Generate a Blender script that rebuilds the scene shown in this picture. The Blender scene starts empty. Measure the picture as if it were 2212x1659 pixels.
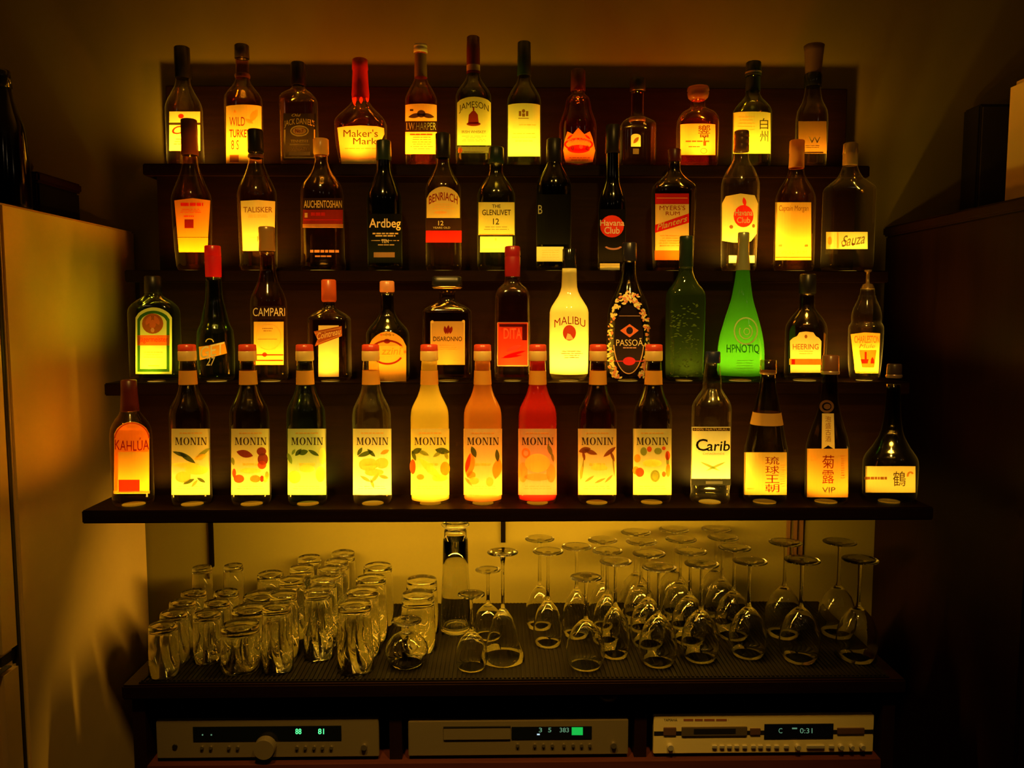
import bpy, bmesh, math, random
from mathutils import Vector, Matrix
S = bpy.context.scene
COL = S.collection
random.seed(7)
# ------------------------------------------------------------------ camera
TH, PS, F, PX, PY = math.radians(5.0), math.radians(0.98), 1750.0, 1106.0, 829.5
CAM = Vector((0, 0, 1.55))
cd = bpy.data.cameras.new('camera'); cam = bpy.data.objects.new('camera', cd); COL.objects.link(cam)
cam.location = CAM; cam.rotation_euler = (math.pi/2 - TH, 0, -PS)
cd.sensor_width = 36.0; cd.lens = 36.0*F/2212.0; cd.clip_start = .05
S.camera = cam
# ------------------------------------------------------------------ world, exposure, room lamps
S.view_settings.view_transform = 'Standard'; S.view_settings.look = 'None'
S.view_settings.exposure = 0.0; S.view_settings.gamma = 1.0; S.view_settings.use_curve_mapping = False
w = bpy.data.worlds.new('world'); S.world = w; w.use_nodes = True
w.node_tree.nodes['Background'].inputs[0].default_value = (.30, .16, .06, 1)
w.node_tree.nodes['Background'].inputs[1].default_value = 0.004
cy = S.cycles
cy.max_bounces = 40; cy.transmission_bounces = 40; cy.transparent_max_bounces = 40; cy.glossy_bounces = 6; cy.diffuse_bounces = 4
cy.caustics_refractive = False; cy.caustics_reflective = False; cy.sample_clamp_indirect = 20.0
WARM = (1.0, .55, .05)
LED_W = 3.3          # beam of one recessed shelf light
LED_DISC = 0.75        # glow of its lens
STRIP_W = 18.5        # strip light under the lowest plank
PEND_W = 0.25         # each pendant bulb over the bar

SPOT_W = 66.0         # each ceiling downlight over the bar

def light(name, kind, loc, energy, color, parent=None, **kw):
    d = bpy.data.lights.new(name, kind); d.energy = energy; d.color = color
    for k, v in kw.items(): setattr(d, k, v)
    o = bpy.data.objects.new(name, d); COL.objects.link(o); o.location = loc
    if parent: o.parent = parent; o.matrix_parent_inverse = Matrix.Translation(parent.location).inverted()
    return o
for x, y, z in ((-.30, -.55, 2.45), (.42, -.55, 2.45), (-1.35, .25, 2.40), (1.40, .25, 2.40)):
    light('pendant_bulb', 'POINT', (x, y, z), PEND_W, (1.0, .70, .38), shadow_soft_size=.03)

for x in (-.30, .34):          # two narrow downlights in the ceiling in front of the shelf
    light('bar_downlight', 'SPOT', (x, .60, 2.72), SPOT_W, (1.0, .54, .08), shadow_soft_size=.055, spot_size=math.radians(50), spot_blend=.8).rotation_euler = Vector((x*.3, -.92, 1.44)).to_track_quat('Z', 'Y').to_euler()

# ------------------------------------------------------------------ pixel rays (measured in the photograph) -> metres
RV = Vector((math.cos(PS), -math.sin(PS), 0)); FH = Vector((math.sin(PS), math.cos(PS), 0)); ZV = Vector((0, 0, 1))
FV = FH*math.cos(TH) - ZV*math.sin(TH); UV = FH*math.sin(TH) + ZV*math.cos(TH)
def ray(x, y): return FV + RV*((x-PX)/F) - UV*((y-PY)/F)
def atY(x, y, Y): d = ray(x, y); return CAM + d*(Y/d.y)
def atZ(x, y, Z): d = ray(x, y); return CAM + d*((Z-CAM.z)/d.z)

# ------------------------------------------------------------------ materials
MC = {}
def newmat(key, build):
    if key in MC: return MC[key]
    m = bpy.data.materials.new(key); m.use_nodes = True; nt = m.node_tree; nt.nodes.clear()
    out = nt.nodes.new('ShaderNodeOutputMaterial')
    nt.links.new(build(nt), out.inputs['Surface']); MC[key] = m; return m
def N(nt, t, **kw):
    n = nt.nodes.new(t)
    for k, v in kw.items():
        if isinstance(k, str) and k in n.inputs: n.inputs[k].default_value = v
        else: setattr(n, k, v)
    return n
def c4(c): return (c[0], c[1], c[2], 1)
def kstr(c): return '_'.join('%d' % round(v*100) for v in c)
def mix(nt, fac, a, b):
    m = nt.nodes.new('ShaderNodeMixShader')
    if isinstance(fac, float): m.inputs[0].default_value = fac
    else: nt.links.new(fac, m.inputs[0])
    nt.links.new(a, m.inputs[1]); nt.links.new(b, m.inputs[2]); return m.outputs[0]
def fres(nt, ior=1.5):                 # same reflectance from both sides: a thin pane, no total reflection inside
    g = nt.nodes.new('ShaderNodeNewGeometry'); m = N(nt, 'ShaderNodeMix', data_type='FLOAT'); m.inputs[2].default_value = ior; m.inputs[3].default_value = 1/ior
    nt.links.new(g.outputs['Backfacing'], m.inputs[0]); f = nt.nodes.new('ShaderNodeFresnel'); nt.links.new(m.outputs[0], f.inputs['IOR'])
    return f.outputs[0]
def m_glass(tint, rough=.10, rim=None):          # thin bottle glass with its liquid's tint
    def b(nt):
        t = N(nt, 'ShaderNodeBsdfTransparent', Color=c4(tint)); g = N(nt, 'ShaderNodeBsdfGlossy', Color=(1, 1, 1, 1), Roughness=rough)
        lw = N(nt, 'ShaderNodeLayerWeight', Blend=.12)               # the wall seen edge-on pipes light: pale, slightly cloudy rim
        tl = N(nt, 'ShaderNodeBsdfTranslucent', Color=c4([min(1, v**.5) for v in tint]))
        ml = N(nt, 'ShaderNodeMath', operation='MULTIPLY'); nt.links.new(lw.outputs['Fresnel'], ml.inputs[0]); ml.inputs[1].default_value = rim or .06+.20*min(tint)
        return mix(nt, fres(nt), mix(nt, ml.outputs[0], t.outputs[0], tl.outputs[0]), g.outputs[0])
    return newmat('bottle_%s_' % ('heel' if rim else 'glass')+kstr(tint), b)
def m_milk(col, tr=.7):                # cloudy liquid seen through glass
    def b(nt):
        t = N(nt, 'ShaderNodeBsdfTranslucent', Color=c4(col)); d = N(nt, 'ShaderNodeBsdfDiffuse', Color=c4([v*.6 for v in col]))
        g = N(nt, 'ShaderNodeBsdfGlossy', Color=(1, 1, 1, 1), Roughness=.05)
        p = N(nt, 'ShaderNodeBsdfTransparent', Color=c4([v**.2 for v in col]))
        return mix(nt, fres(nt), mix(nt, .22, mix(nt, tr, d.outputs[0], t.outputs[0]), p.outputs[0]), g.outputs[0])
    return newmat('cloudy_'+kstr(col), b)
def m_paper(col, tr=.62):
    def b(nt):
        tc = N(nt, 'ShaderNodeTexCoord'); nz = N(nt, 'ShaderNodeTexNoise', Scale=90.0, Detail=3.0)
        nt.links.new(tc.outputs['Object'], nz.inputs['Vector'])
        mx = N(nt, 'ShaderNodeMix', data_type='RGBA'); mx.inputs[6].default_value = c4([v*.93 for v in col]); mx.inputs[7].default_value = c4(col)
        nt.links.new(nz.outputs[0], mx.inputs[0])
        t = N(nt, 'ShaderNodeBsdfTranslucent'); d = N(nt, 'ShaderNodeBsdfDiffuse')
        nt.links.new(mx.outputs[2], t.inputs[0]); nt.links.new(mx.outputs[2], d.inputs[0])
        return mix(nt, tr, d.outputs[0], t.outputs[0])
    return newmat('paper_'+kstr(col), b)
def m_print(col):                      # opaque pale print on dark paper or glass
    return newmat('print_'+kstr(col), lambda nt: N(nt, 'ShaderNodeBsdfDiffuse', Color=c4(col)).outputs[0])
def m_ink(col):
    def b(nt):
        t = N(nt, 'ShaderNodeBsdfTranslucent', Color=c4(col)); d = N(nt, 'ShaderNodeBsdfDiffuse', Color=c4([v*.38 for v in col]))
        ad = nt.nodes.new('ShaderNodeAddShader'); nt.links.new(t.outputs[0], ad.inputs[0]); nt.links.new(d.outputs[0], ad.inputs[1]); return ad.outputs[0]
    return newmat('ink_'+kstr(col), b)
def m_pl(name, col, rough=.35, metal=0.0, noise=0.0, scale=20.0, stretch=(1, 1, 1), spec=.5):
    def b(nt):
        p = N(nt, 'ShaderNodeBsdfPrincipled', Roughness=rough, Metallic=metal); p.inputs['Specular IOR Level'].default_value = spec; p.inputs['Base Color'].default_value = c4(col)
        if noise:
            tc = N(nt, 'ShaderNodeTexCoord'); mp = N(nt, 'ShaderNodeMapping'); mp.inputs['Scale'].default_value = stretch
            nz = N(nt, 'ShaderNodeTexNoise', Scale=scale, Detail=6.0, Roughness=.6)
            nt.links.new(tc.outputs['Object'], mp.inputs[0]); nt.links.new(mp.outputs[0], nz.inputs['Vector'])
            mx = N(nt, 'ShaderNodeMix', data_type='RGBA'); mx.inputs[6].default_value = c4([v*(1-noise) for v in col]); mx.inputs[7].default_value = c4([min(1, v*(1+noise)) for v in col])
            nt.links.new(nz.outputs[0], mx.inputs[0]); nt.links.new(mx.outputs[2], p.inputs['Base Color'])
            bp = N(nt, 'ShaderNodeBump', Strength=.12, Distance=.002); nt.links.new(nz.outputs[0], bp.inputs['Height']); nt.links.new(bp.outputs[0], p.inputs['Normal'])
        return p.outputs[0]
    return newmat(name, b)
def m_emit(name, col, s):
    return newmat(name, lambda nt: N(nt, 'ShaderNodeEmission', Color=c4(col), Strength=s).outputs[0])
def m_clear():
    def b(nt): return N(nt, 'ShaderNodeBsdfGlass', Color=(.96, .96, .93, 1), Roughness=0.0, IOR=1.47).outputs[0]
    return newmat('clear_glass', b)
WOOD = m_pl('dark_stained_wood', (.0085, .0030, .0014), .42, 0, .55, 9.0, (1, 14, 14), .10)
WOODV = m_pl('dark_cabinet_wood', (.014, .0045, .0025), .45, 0, .45, 6.0, (10, 10, 1), .12)
WALL = m_pl('beige_plaster', (.18, .148, .018), .9, 0, .10, 7.0)
STEEL = m_pl('satin_fridge_panel', (.85, .60, .20), .36, .10, .05, 30.0)
BLACK = m_pl('matt_black', (.012, .011, .010), .45)
BLKG = m_pl('gloss_black', (.008, .008, .009), .12)
SILV = m_pl('champagne_aluminium', (.34, .27, .15), .36, .45, .05, 60.0, (1, 30, 30))
def cap(c, r=.35, metal=0.0): return m_pl('cap_%s_%d' % (kstr(c), metal*10), c, r, metal)
def cap_t(c):                          # thin paper, foil or plastic over the neck
    def b(nt):
        t = N(nt, 'ShaderNodeBsdfTranslucent', Color=c4(c)); d = N(nt, 'ShaderNodeBsdfDiffuse', Color=c4(c)); g = N(nt, 'ShaderNodeBsdfGlossy', Color=(1, 1, 1, 1), Roughness=.3)
        return mix(nt, .05, mix(nt, .30, d.outputs[0], t.outputs[0]), g.outputs[0])
    return newmat('neck_cover_'+kstr(c), b)
LENS = m_emit('shelf_light_lens', WARM, LED_DISC)

# ------------------------------------------------------------------ object helpers
def tag(o, label=None, cat=None, group=None, kind=None):
    for k, v in (('label', label), ('category', cat), ('group', group), ('kind', kind)):
        if v: o[k] = v
    return o
def empty(name, loc, label, cat, group=None):
    o = bpy.data.objects.new(name, None); o.empty_display_size = .02; COL.objects.link(o); o.location = loc
    return tag(o, label, cat, group)
def link(name, me, mats, parent=None, smooth=True):
    for m in (mats if isinstance(mats, (list, tuple)) else [mats]): me.materials.append(m)
    if smooth: me.shade_smooth()
    o = bpy.data.objects.new(name, me); COL.objects.link(o)
    if parent:
        o.parent = parent; o.matrix_parent_inverse = Matrix.Translation(parent.location).inverted() if parent.parent is None else Matrix.Identity(4)
    return o
def from_bm(name, bm, mats, parent=None, smooth=False):
    bmesh.ops.recalc_face_normals(bm, faces=bm.faces)
    me = bpy.data.meshes.new(name); bm.to_mesh(me); bm.free(); return link(name, me, mats, parent, smooth)
def bx(bm, x0, x1, y0, y1, z0, z1, bev=0.0, mi=0):
    r = bmesh.ops.create_cube(bm, size=1.0); vs = r['verts']
    for v in vs: v.co = Vector((x0+(v.co.x+.5)*(x1-x0), y0+(v.co.y+.5)*(y1-y0), z0+(v.co.z+.5)*(z1-z0)))
    fs = list({f for v in vs for f in v.link_faces})
    if bev:
        r = bmesh.ops.bevel(bm, geom=list({e for v in vs for e in v.link_edges}), offset=bev, segments=2, affect='EDGES'); fs = r['faces']
    for f in fs: f.material_index = mi
def box(name, x0, x1, y0, y1, z0, z1, m, parent=None, bev=0.0):
    bm = bmesh.new(); bx(bm, x0, x1, y0, y1, z0, z1, bev); return from_bm(name, bm, m, parent)
def lathe(bm, prof, cx, cy_, seg=32, capit=True, mi=0):
    rings = []
    for r, z in prof:
        if r < 1e-6: rings.append([bm.verts.new((cx, cy_, z))])
        else: rings.append([bm.verts.new((cx+r*math.cos(2*math.pi*k/seg), cy_+r*math.sin(2*math.pi*k/seg), z)) for k in range(seg)])
    for a, b in zip(rings, rings[1:]):
        for k in range(seg):
            j = (k+1) % seg
            if len(a) == 1 and len(b) == 1: continue
            if len(a) == 1: f = bm.faces.new((a[0], b[j], b[k]))
            elif len(b) == 1: f = bm.faces.new((a[k], a[j], b[0]))
            else: f = bm.faces.new((a[k], a[j], b[j], b[k]))
            f.material_index = mi
    if capit:
        for r in (rings[0], rings[-1]):
            if len(r) > 2: bm.faces.new(r).material_index = mi
def cyl_y(bm, x, z, y0, y1, r0, r1=None, seg=24):      # a turned piece lying along Y
    r1 = r1 or r0
    M = Matrix.Translation((x, (y0+y1)/2, z)) @ Matrix.Rotation(math.pi/2, 4, 'X')
    bmesh.ops.create_cone(bm, cap_ends=True, segments=seg, radius1=r1, radius2=r0, depth=abs(y1-y0), matrix=M)

# ------------------------------------------------------------------ flat artwork in photograph pixels (rect, polygon, ellipse, text)
def P_rect(x0, y0, x1, y1): return [[(x0, y0), (x1, y0), (x1, y1), (x0, y1)]]
def P_ell(cx, cy_, rx, ry, rot=0, n=20):
    c, s = math.cos(math.radians(rot)), math.sin(math.radians(rot))
    return [[(cx+rx*math.cos(t)*c-ry*math.sin(t)*s, cy_+rx*math.cos(t)*s+ry*math.sin(t)*c) for t in (2*math.pi*k/n for k in range(n))]]
def P_leaf(cx, cy_, L, W, rot):
    c, s = math.cos(math.radians(rot)), math.sin(math.radians(rot)); pts = []
    for k in range(9): t = k/8; pts.append(((t-.5)*L, -W/2*math.sin(math.pi*t)**.8))
    for k in range(7, 0, -1): t = k/8; pts.append(((t-.5)*L, W/2*math.sin(math.pi*t)**.8))
    return [[(cx+x*c-y*s, cy_+x*s+y*c) for x, y in pts]]
def P_ring(cx, cy_, rx, ry, t, n=24, a0=0, a1=360):
    out = []
    for k in range(n):
        a, b = (math.radians(a0+(a1-a0)*q/n) for q in (k, k+1))
        out.append([(cx+rx*math.cos(a), cy_+ry*math.sin(a)), (cx+rx*math.cos(b), cy_+ry*math.sin(b)), (cx+(rx-t)*math.cos(b), cy_+(ry-t)*math.sin(b)), (cx+(rx-t)*math.cos(a), cy_+(ry-t)*math.sin(a))])
    return out
def P_arch(x0, y0, x1, y1, h, n=12):         # rectangle whose top edge bulges up by h
    return [[(x0+(x1-x0)*k/n, y0+h*(1-math.sin(math.pi*k/n)**.6)) for k in range(n+1)] + [(x1, y1), (x0, y1)]]
def P_archring(x0, y0, x1, y1, h, t):
    a, b = P_arch(x0, y0, x1, y1, h)[0], P_arch(x0+t, y0+t, x1-t, y1-t, h*.9)[0]; n = len(a)
    return [[a[k], a[(k+1) % n], b[(k+1) % n], b[k]] for k in range(n)]
def P_lines(x0, y0, x1, y1, n, seed=1, fill=.45):
    rn = random.Random(seed); out = []; st = (y1-y0)/n
    for k in range(n):
        i = rn.random()*.18*(x1-x0); y = y0+k*st
        x = x0+i
        while x < x1-i:
            L = min(x1-i-x, rn.uniform(.08, .3)*(x1-x0)); out += P_rect(x, y, x+L, y+st*fill); x += L+.03*(x1-x0)
    return out
TXT = {}
def text_mesh(s, bold=0.0, shear=0.0):
    bold = min(bold, .012) if s.isascii() and not set('MW') & set(s) else 0.0
    k = (s, bold, shear)
    if k not in TXT:
        c = bpy.data.curves.new('t', 'FONT'); c.body = s; c.size = 1; c.offset = bold; c.shear = shear; c.resolution_u = 3
        o = bpy.data.objects.new('t', c); me = bpy.data.meshes.new_from_object(o)
        xs = [v.co.x for v in me.vertices]; ys = [v.co.y for v in me.vertices]
        x0, x1, y0, y1 = min(xs), max(xs), min(ys), max(ys)
        TXT[k] = ([((v.co.x-x0)/(x1-x0), (v.co.y-y0)/(y1-y0)) for v in me.vertices], [list(p.vertices) for p in me.polygons])
        bpy.data.objects.remove(o); bpy.data.curves.remove(c); bpy.data.meshes.remove(me)
    return TXT[k]
def SER(l):                                   # didone capitals, unit box, y up
    th, tk, s = .09, .24, .07
    q = lambda a, b, c, d: [(a, b), (c, b), (c, d), (a, d)]
    if l == 'I': return [q(.5-tk, 0, .5+tk, 1), q(0, 0, 1, s), q(0, 1-s, 1, 1)], .42
    if l == 'N': return [q(.10, 0, .10+th, 1), q(.82, 0, .82+th, 1), [(.06, 1), (.32, 1), (.91, 0), (.72, 0)], q(0, 0, .3, s), q(.7, 1-s, 1, 1), q(0, 1-s, .2, 1)], .95
    if l == 'M': return [q(.08, 0, .08+th*.8, 1), q(.72, 0, .72+tk*.75, 1), [(.06, 1), (.30, 1), (.53, .05), (.43, .05)], [(.72, 1), (.80, 1), (.51, .05), (.46, .05)], q(0, 0, .25, s), q(.65, 0, 1, s), q(0, 1-s, .25, 1), q(.72, 1-s, 1, 1)], 1.15
    o = []
    for k in range(24):
        a, b = 2*math.pi*k/24, 2*math.pi*(k+1)/24
        o.append([(.5+.5*math.cos(a), .5+.52*math.sin(a)), (.5+.5*math.cos(b), .5+.52*math.sin(b)), (.5+.26*math.cos(b), .5+.47*math.sin(b)), (.5+.26*math.cos(a), .5+.47*math.sin(a))])
    return o, .95
def P_serif(s, x0, y0, x1, y1):
    gl = [SER(l) for l in s]; tot = sum(g[1] for g in gl)+.14*(len(s)-1); u = (x1-x0)/tot; x = x0; out = []
    for polys, wd in gl:
        for p in polys: out.append([(x+a*wd*u, y1-b*(y1-y0)) for a, b in p])
        x += (wd+.14)*u
    return out
def P_text(s, x0, y0, x1, y1, bold=.0, shear=.0, arch=0.0, slope=0.0, taper=0.0):
    vs, fs = text_mesh(s, bold, shear); pts = []
    for a, b in vs:
        t = 2*a-1; h = (y1-y0)*(1-taper*(1-t*t))
        pts.append((x0+a*(x1-x0), y1-b*h+arch*(t*t)+slope*t))
    return (pts, fs)
def P_vtext(s, cx, y0, y1, wd, bold=0):
    bold = 0
    st = (y1-y0)/len(s); out = []
    for k, ch in enumerate(s): out.append(P_text(ch, cx-wd/2, y0+k*st+st*.06, cx+wd/2, y0+(k+1)*st-st*.06, bold))
    return out

def art_bm(items, xs, ys=()):
    """polygons / text in pixels -> one bmesh cut so that it can follow a curved surface"""
    bm = bmesh.new()
    for it in items:
        if isinstance(it, tuple):
            vs = [bm.verts.new((x, y, 0)) for x, y in it[0]]
            for f in it[1]:
                try: bm.faces.new([vs[i] for i in f])
                except ValueError: pass
        else:
            vs = [bm.verts.new((x, y, 0)) for x, y in it]
            bm.faces.new(vs)
    lo = min(v.co.x for v in bm.verts); hi = max(v.co.x for v in bm.verts); lo2 = min(v.co.y for v in bm.verts); hi2 = max(v.co.y for v in bm.verts)
    for x in xs:
        if lo+.2 < x < hi-.2: bmesh.ops.bisect_plane(bm, geom=bm.verts[:]+bm.edges[:]+bm.faces[:], dist=1e-4, plane_co=(x, 0, 0), plane_no=(1, 0, 0))
    for y in ys:
        if lo2+.5 < y < hi2-.5: bmesh.ops.bisect_plane(bm, geom=bm.verts[:]+bm.edges[:]+bm.faces[:], dist=1e-4, plane_co=(0, y, 0), plane_no=(0, 1, 0))
    return bm

# ------------------------------------------------------------------ bottle builder
ROWY = {1: 1.51, 2: 1.615, 3: 1.72, 4: 1.825}
ROWZ = {1: 1.192, 2: 1.4155, 3: 1.637, 4: 1.868}
ROWN = {1: 'bottom', 2: 'second', 3: 'third', 4: 'top'}
SHELF = None
def mono(xs, ys, n=5):
    """monotone cubic resampling"""
    d = [(ys[i+1]-ys[i])/(xs[i+1]-xs[i]) for i in range(len(xs)-1)]
    m = [d[0]]+[0 if d[i-1]*d[i] <= 0 else 2*d[i-1]*d[i]/(d[i-1]+d[i]) for i in range(1, len(d))]+[d[-1]]
    def f(x):
        i = max(0, min(len(d)-1, next((k for k in range(len(d)) if x <= xs[k+1]), len(d)-1)))
        h = xs[i+1]-xs[i]; t = max(0, min(1, (x-xs[i])/h))
        return ys[i]*(1+2*t)*(1-t)**2+h*m[i]*t*(1-t)**2+ys[i+1]*t*t*(3-2*t)+h*m[i+1]*t*t*(t-1)
    return f
class Bottle:
    def __init__(s, row, cx, body, label, solids=(), art=(), glass=(.6, .36, .12), name='liquor_bottle', cat='bottle', group=None, led=1.0, rb=None, n=2.0, milk=None, cyref=None, dy=0.0, seg=40):
        s.Y = ROWY[row]+dy; s.z0 = ROWZ[row]+.0016
        ym = cyref or (body[-1][0]*.65+body[0][0]*.35)
        s.X = atY(cx, ym, s.Y).x; s.cx = cx
        s.k = (s.Y*math.cos(TH)-(ROWZ[row]+.1-CAM.z)*math.sin(TH))/F      # metres per pixel
        zs = [atY(cx, y, s.Y).z for y, *_ in body]; zs[-1] = s.z0
        keep = [i for i in range(len(zs)) if i == len(zs)-1 or zs[i] > s.z0+.0035]
        body, zs = [body[i] for i in keep], [zs[i] for i in keep]
        pts = sorted(zip(zs, [b[1]*s.k for b in body], [(b[2] if len(b) > 2 else (b[1]*(rb or 1)))*s.k for b in body], [b[3] if len(b) > 3 else n for b in body]))
        z_, a_, b_, n_ = (list(q) for q in zip(*pts))
        s.fa, s.fb, s.fn = mono(z_, a_), mono(z_, b_), mono(z_, n_)
        s.root = empty(name, (s.X, s.Y, s.z0), label, cat, group or 'bottles on the %s step' % ROWN[row])
        s.seg = seg
        lv = []
        for i in range(len(z_)-1):
            k = 1 if z_[i+1]-z_[i] < .004 else max(2, int((z_[i+1]-z_[i])/.008))
            lv += [z_[i]+(z_[i+1]-z_[i])*q/k for q in range(k)]
        lv.append(z_[-1])
        ring = [(z_[0], s.fa(z_[0])*.80, s.fb(z_[0])*.80, s.fn(z_[0])), (z_[0]+.0012, s.fa(z_[0])*.93, s.fb(z_[0])*.93, s.fn(z_[0]))] + [(z, s.fa(z), s.fb(z), s.fn(z)) for z in lv if z > z_[0]+.0045]
        clear, heel = m_glass((.90, .74, .32)), m_glass((.88, .70, .30), .10, .22)
        s.loft('glass_body', ring, [m_milk(milk) if milk else m_glass(glass), clear, heel])
        for so in solids: s.solid(*so)
        s.art(art)
        s.led(led)
    def loft(s, name, ring, mats, parent=None, base_slot=1, ends=(1, 1)):
        bm = bmesh.new(); rs = []
        for z, a, b, n in ring:
            vs = []
            for k in range(s.seg):
                t = 2*math.pi*(k+.5)/s.seg; c, q = math.cos(t), math.sin(t)
                vs.append(bm.verts.new((s.X+a*math.copysign(abs(c)**(2/n), c), s.Y+b*math.copysign(abs(q)**(2/n), q), z)))
            rs.append(vs)
        for i, (p, q) in enumerate(zip(rs, rs[1:])):
            for k in range(s.seg):
                f = bm.faces.new((p[k], p[(k+1) % s.seg], q[(k+1) % s.seg], q[k]))
                f.material_index = 0 if not base_slot or i > 1 else 2 if i else 1
        if ends[0]: bm.faces.new(rs[0][::-1]).material_index = base_slot
        if ends[1]: bm.faces.new(rs[-1])
        return from_bm(name, bm, mats, parent or s.root, True)
    def solid(s, name, prof, mat, n=2.0, rb=1.0, sub=None):
        """a turned or squared piece around the bottle's axis; prof: (y_px, r_px) from its top down; r<0 means that much outside the glass"""
        pr = []
        for y, r in prof:
            z = atY(s.cx, y, s.Y).z
            a, b, nn = (r*s.k, r*s.k*rb, n) if r >= 0 else (s.fa(z)-r*s.k, s.fb(z)-r*s.k, s.fn(z))
            pr.append((z, a, b, nn))
        pr.sort()
        s.loft(name, pr, [mat], sub, 0, (0, 1 if name in ('cap', 'stopper', 'wax_seal', 'pourer') else 0))
    def surf(s, px, py, off):
        yo = -s.fb(atY(px, py, s.Y).z)
        for _ in range(14):
            p = atY(px, py, s.Y+yo); a, b, n = s.fa(p.z), s.fb(p.z), s.fn(p.z)
            u = min(.985, abs(p.x-s.X)/max(a, 1e-5)); yo = .5*yo-.5*b*(1-u**n)**(1/n)
        # push out along the surface
        nx = math.copysign((u**(n-1))/a, p.x-s.X); ny = -((1-u**n)**((n-1)/n))/b
        L = math.hypot(nx, ny); return Vector((p.x+off*nx/L, s.Y+yo+off*ny/L, p.z))
    def wrap(s, name, items, mat, off, parent):
        ra = s.fa((atY(s.cx, items[0][0][0][1] if isinstance(items[0], tuple) else items[0][0][1], s.Y)).z)/s.k
        lo = min(p[1] for it in items for p in (it[0] if isinstance(it, tuple) else it)); hi = max(p[1] for it in items for p in (it[0] if isinstance(it, tuple) else it))
        amax = max(s.fa(atY(s.cx, y, s.Y).z) for y in (lo, (lo+hi)/2, hi))/s.k
        xs = [s.cx+amax*math.sin(math.radians(d)) for d in range(-80, 81, 10)]
        flat = (hi-lo) < 25
        ys = [] if flat else [lo+(hi-lo)*q/8 for q in range(1, 8)]
        bm = art_bm(items, xs, ys)
        for v in bm.verts: v.co = s.surf(v.co.x, v.co.y, off)
        for f in bm.faces:
            if f.normal.y > 0: f.normal_flip()
        me = bpy.data.meshes.new(name); bm.to_mesh(me); bm.free()
        return link(name, me, mat, parent, False)
    def art(s, art):
        """art: list of (kind, colour, items); a 'label' entry is paper on the glass, prints go on the latest label"""
        cur, i, dark = s.root, 0, False
        for name, colour, items in art:
            if name in ('label', 'neck_label', 'lower_label', 'strip_label', 'ribbon', 'sticker'):
                mat = m_paper(colour); dark = max(colour) < .2
                cur = s.wrap(name, items, mat, .0005+.00016*i, s.root)
            else:
                s.wrap(name, items, m_print(colour) if dark or cur is s.root or (name == 'lettering' and colour[1] > .5) else m_ink(colour), .0005+.00016*i, cur)
            i += 1
    def led(s, f):
        if f <= 0: return
        bm = bmesh.new(); zt = s.z0-.0011
        q = min(s.fa(s.z0), s.fb(s.z0))*.56
        lathe(bm, [(q, zt-.003), (q, zt), (.0001, zt)], s.X, s.Y, 28)
        from_bm('shelf_light', bm, LENS, SHELF)
        light('shelf_beam', 'SPOT', (s.X, s.Y, s.z0+.0035), LED_W*f, WARM, SHELF, shadow_soft_size=.009, spot_size=math.radians(172), spot_blend=.9).rotation_euler = (math.pi, 0, 0)

# ------------------------------------------------------------------ the room
XL, XR, YW, ZC = -.842, .912, 1.915, .85
def struct(name, *a, **k): return tag(box(name, *a, **k), kind='structure')
struct('floor', -2.6, 2.6, -2.6, YW, -.05, 0, m_pl('dark_floor_boards', (.05, .03, .02), .5, 0, .3, 5.0, (1, 12, 1)))
struct('wall_back', -2.6, 2.6, YW, YW+.1, 0, 2.8, WALL)
struct('wall_left', -2.7, -2.6, -2.6, YW+.1, 0, 2.8, WALL)
struct('wall_right', 2.6, 2.7, -2.6, YW+.1, 0, 2.8, WALL)
struct('ceiling', -2.7, 2.7, -2.6, YW+.1, 2.8, 2.88, m_pl('ceiling_paint', (.5, .45, .35), .9))

# stepped bottle shelf
SHELF = empty('shelf_unit', (.02, 1.7, 1.168), 'dark stained wooden stepped shelf unit with four lit steps of bottles', 'shelf')
LFT, RGT = -.758, .806
FR = {r: ROWY[r]-.05 for r in ROWY}
for r in (1, 2, 3, 4):
    y1 = (FR[r+1]+.018) if r < 4 else 1.893
    box('plank', LFT, RGT, FR[r], y1+.018, ROWZ[r]-.024, ROWZ[r], WOOD, SHELF, .002)
    if r < 4: box('riser', LFT+.022, RGT-.022, y1, y1+.018, ROWZ[r], ROWZ[r+1]-.024, WOOD, SHELF)
box('back_board', LFT+.008, RGT-.005, 1.893, 1.907, ROWZ[4], 2.062, WOOD, SHELF, .0015)
for x in (LFT+.022, RGT-.040):
    bm = bmesh.new(); pts = [(FR[1]+.10, ROWZ[1]-.0241)]
    pts = []
    for r in (1, 2, 3):
        y = FR[r+1]+.036; pts += [(y, ROWZ[r]), (y, ROWZ[r+1]-.0245)]
    pts += [(YW-.004, ROWZ[4]-.0245), (YW-.004, ROWZ[1])]
    lo = [bm.verts.new((x, a, b)) for a, b in pts]; hi = [bm.verts.new((x+.018, a, b)) for a, b in pts]
    bm.faces.new(lo); bm.faces.new(hi[::-1])
    for k in range(len(pts)): j = (k+1) % len(pts); bm.faces.new((lo[k], lo[j], hi[j], hi[k]))
    from_bm('end_panel', bm, WOODV, SHELF)
# uprights hanging below the lowest plank
for px, y1, Y in ((455, 1226, YW-.012), (1087, 1172, YW-.012)):
    p0, p1 = atY(px-5, 1150, Y), atY(px+5, y1, Y)
    box('wall_rail', p0.x, p1.x, Y, YW-.0005, p1.z, ROWZ[1]-.025, m_pl('rail_black', (.003, .002, .002), .8, spec=.02), SHELF)
for px in (1703, 1718, 1731):
    p0, p1 = atY(px-2, 1150, YW-.01), atY(px+2, 1215, YW-.01)
    box('wall_rail', p0.x, p1.x, YW-.010, YW-.0005, p1.z, ROWZ[1]-.025, m_pl('brown_metal', (.16, .08, .03), .4), SHELF)

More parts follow.
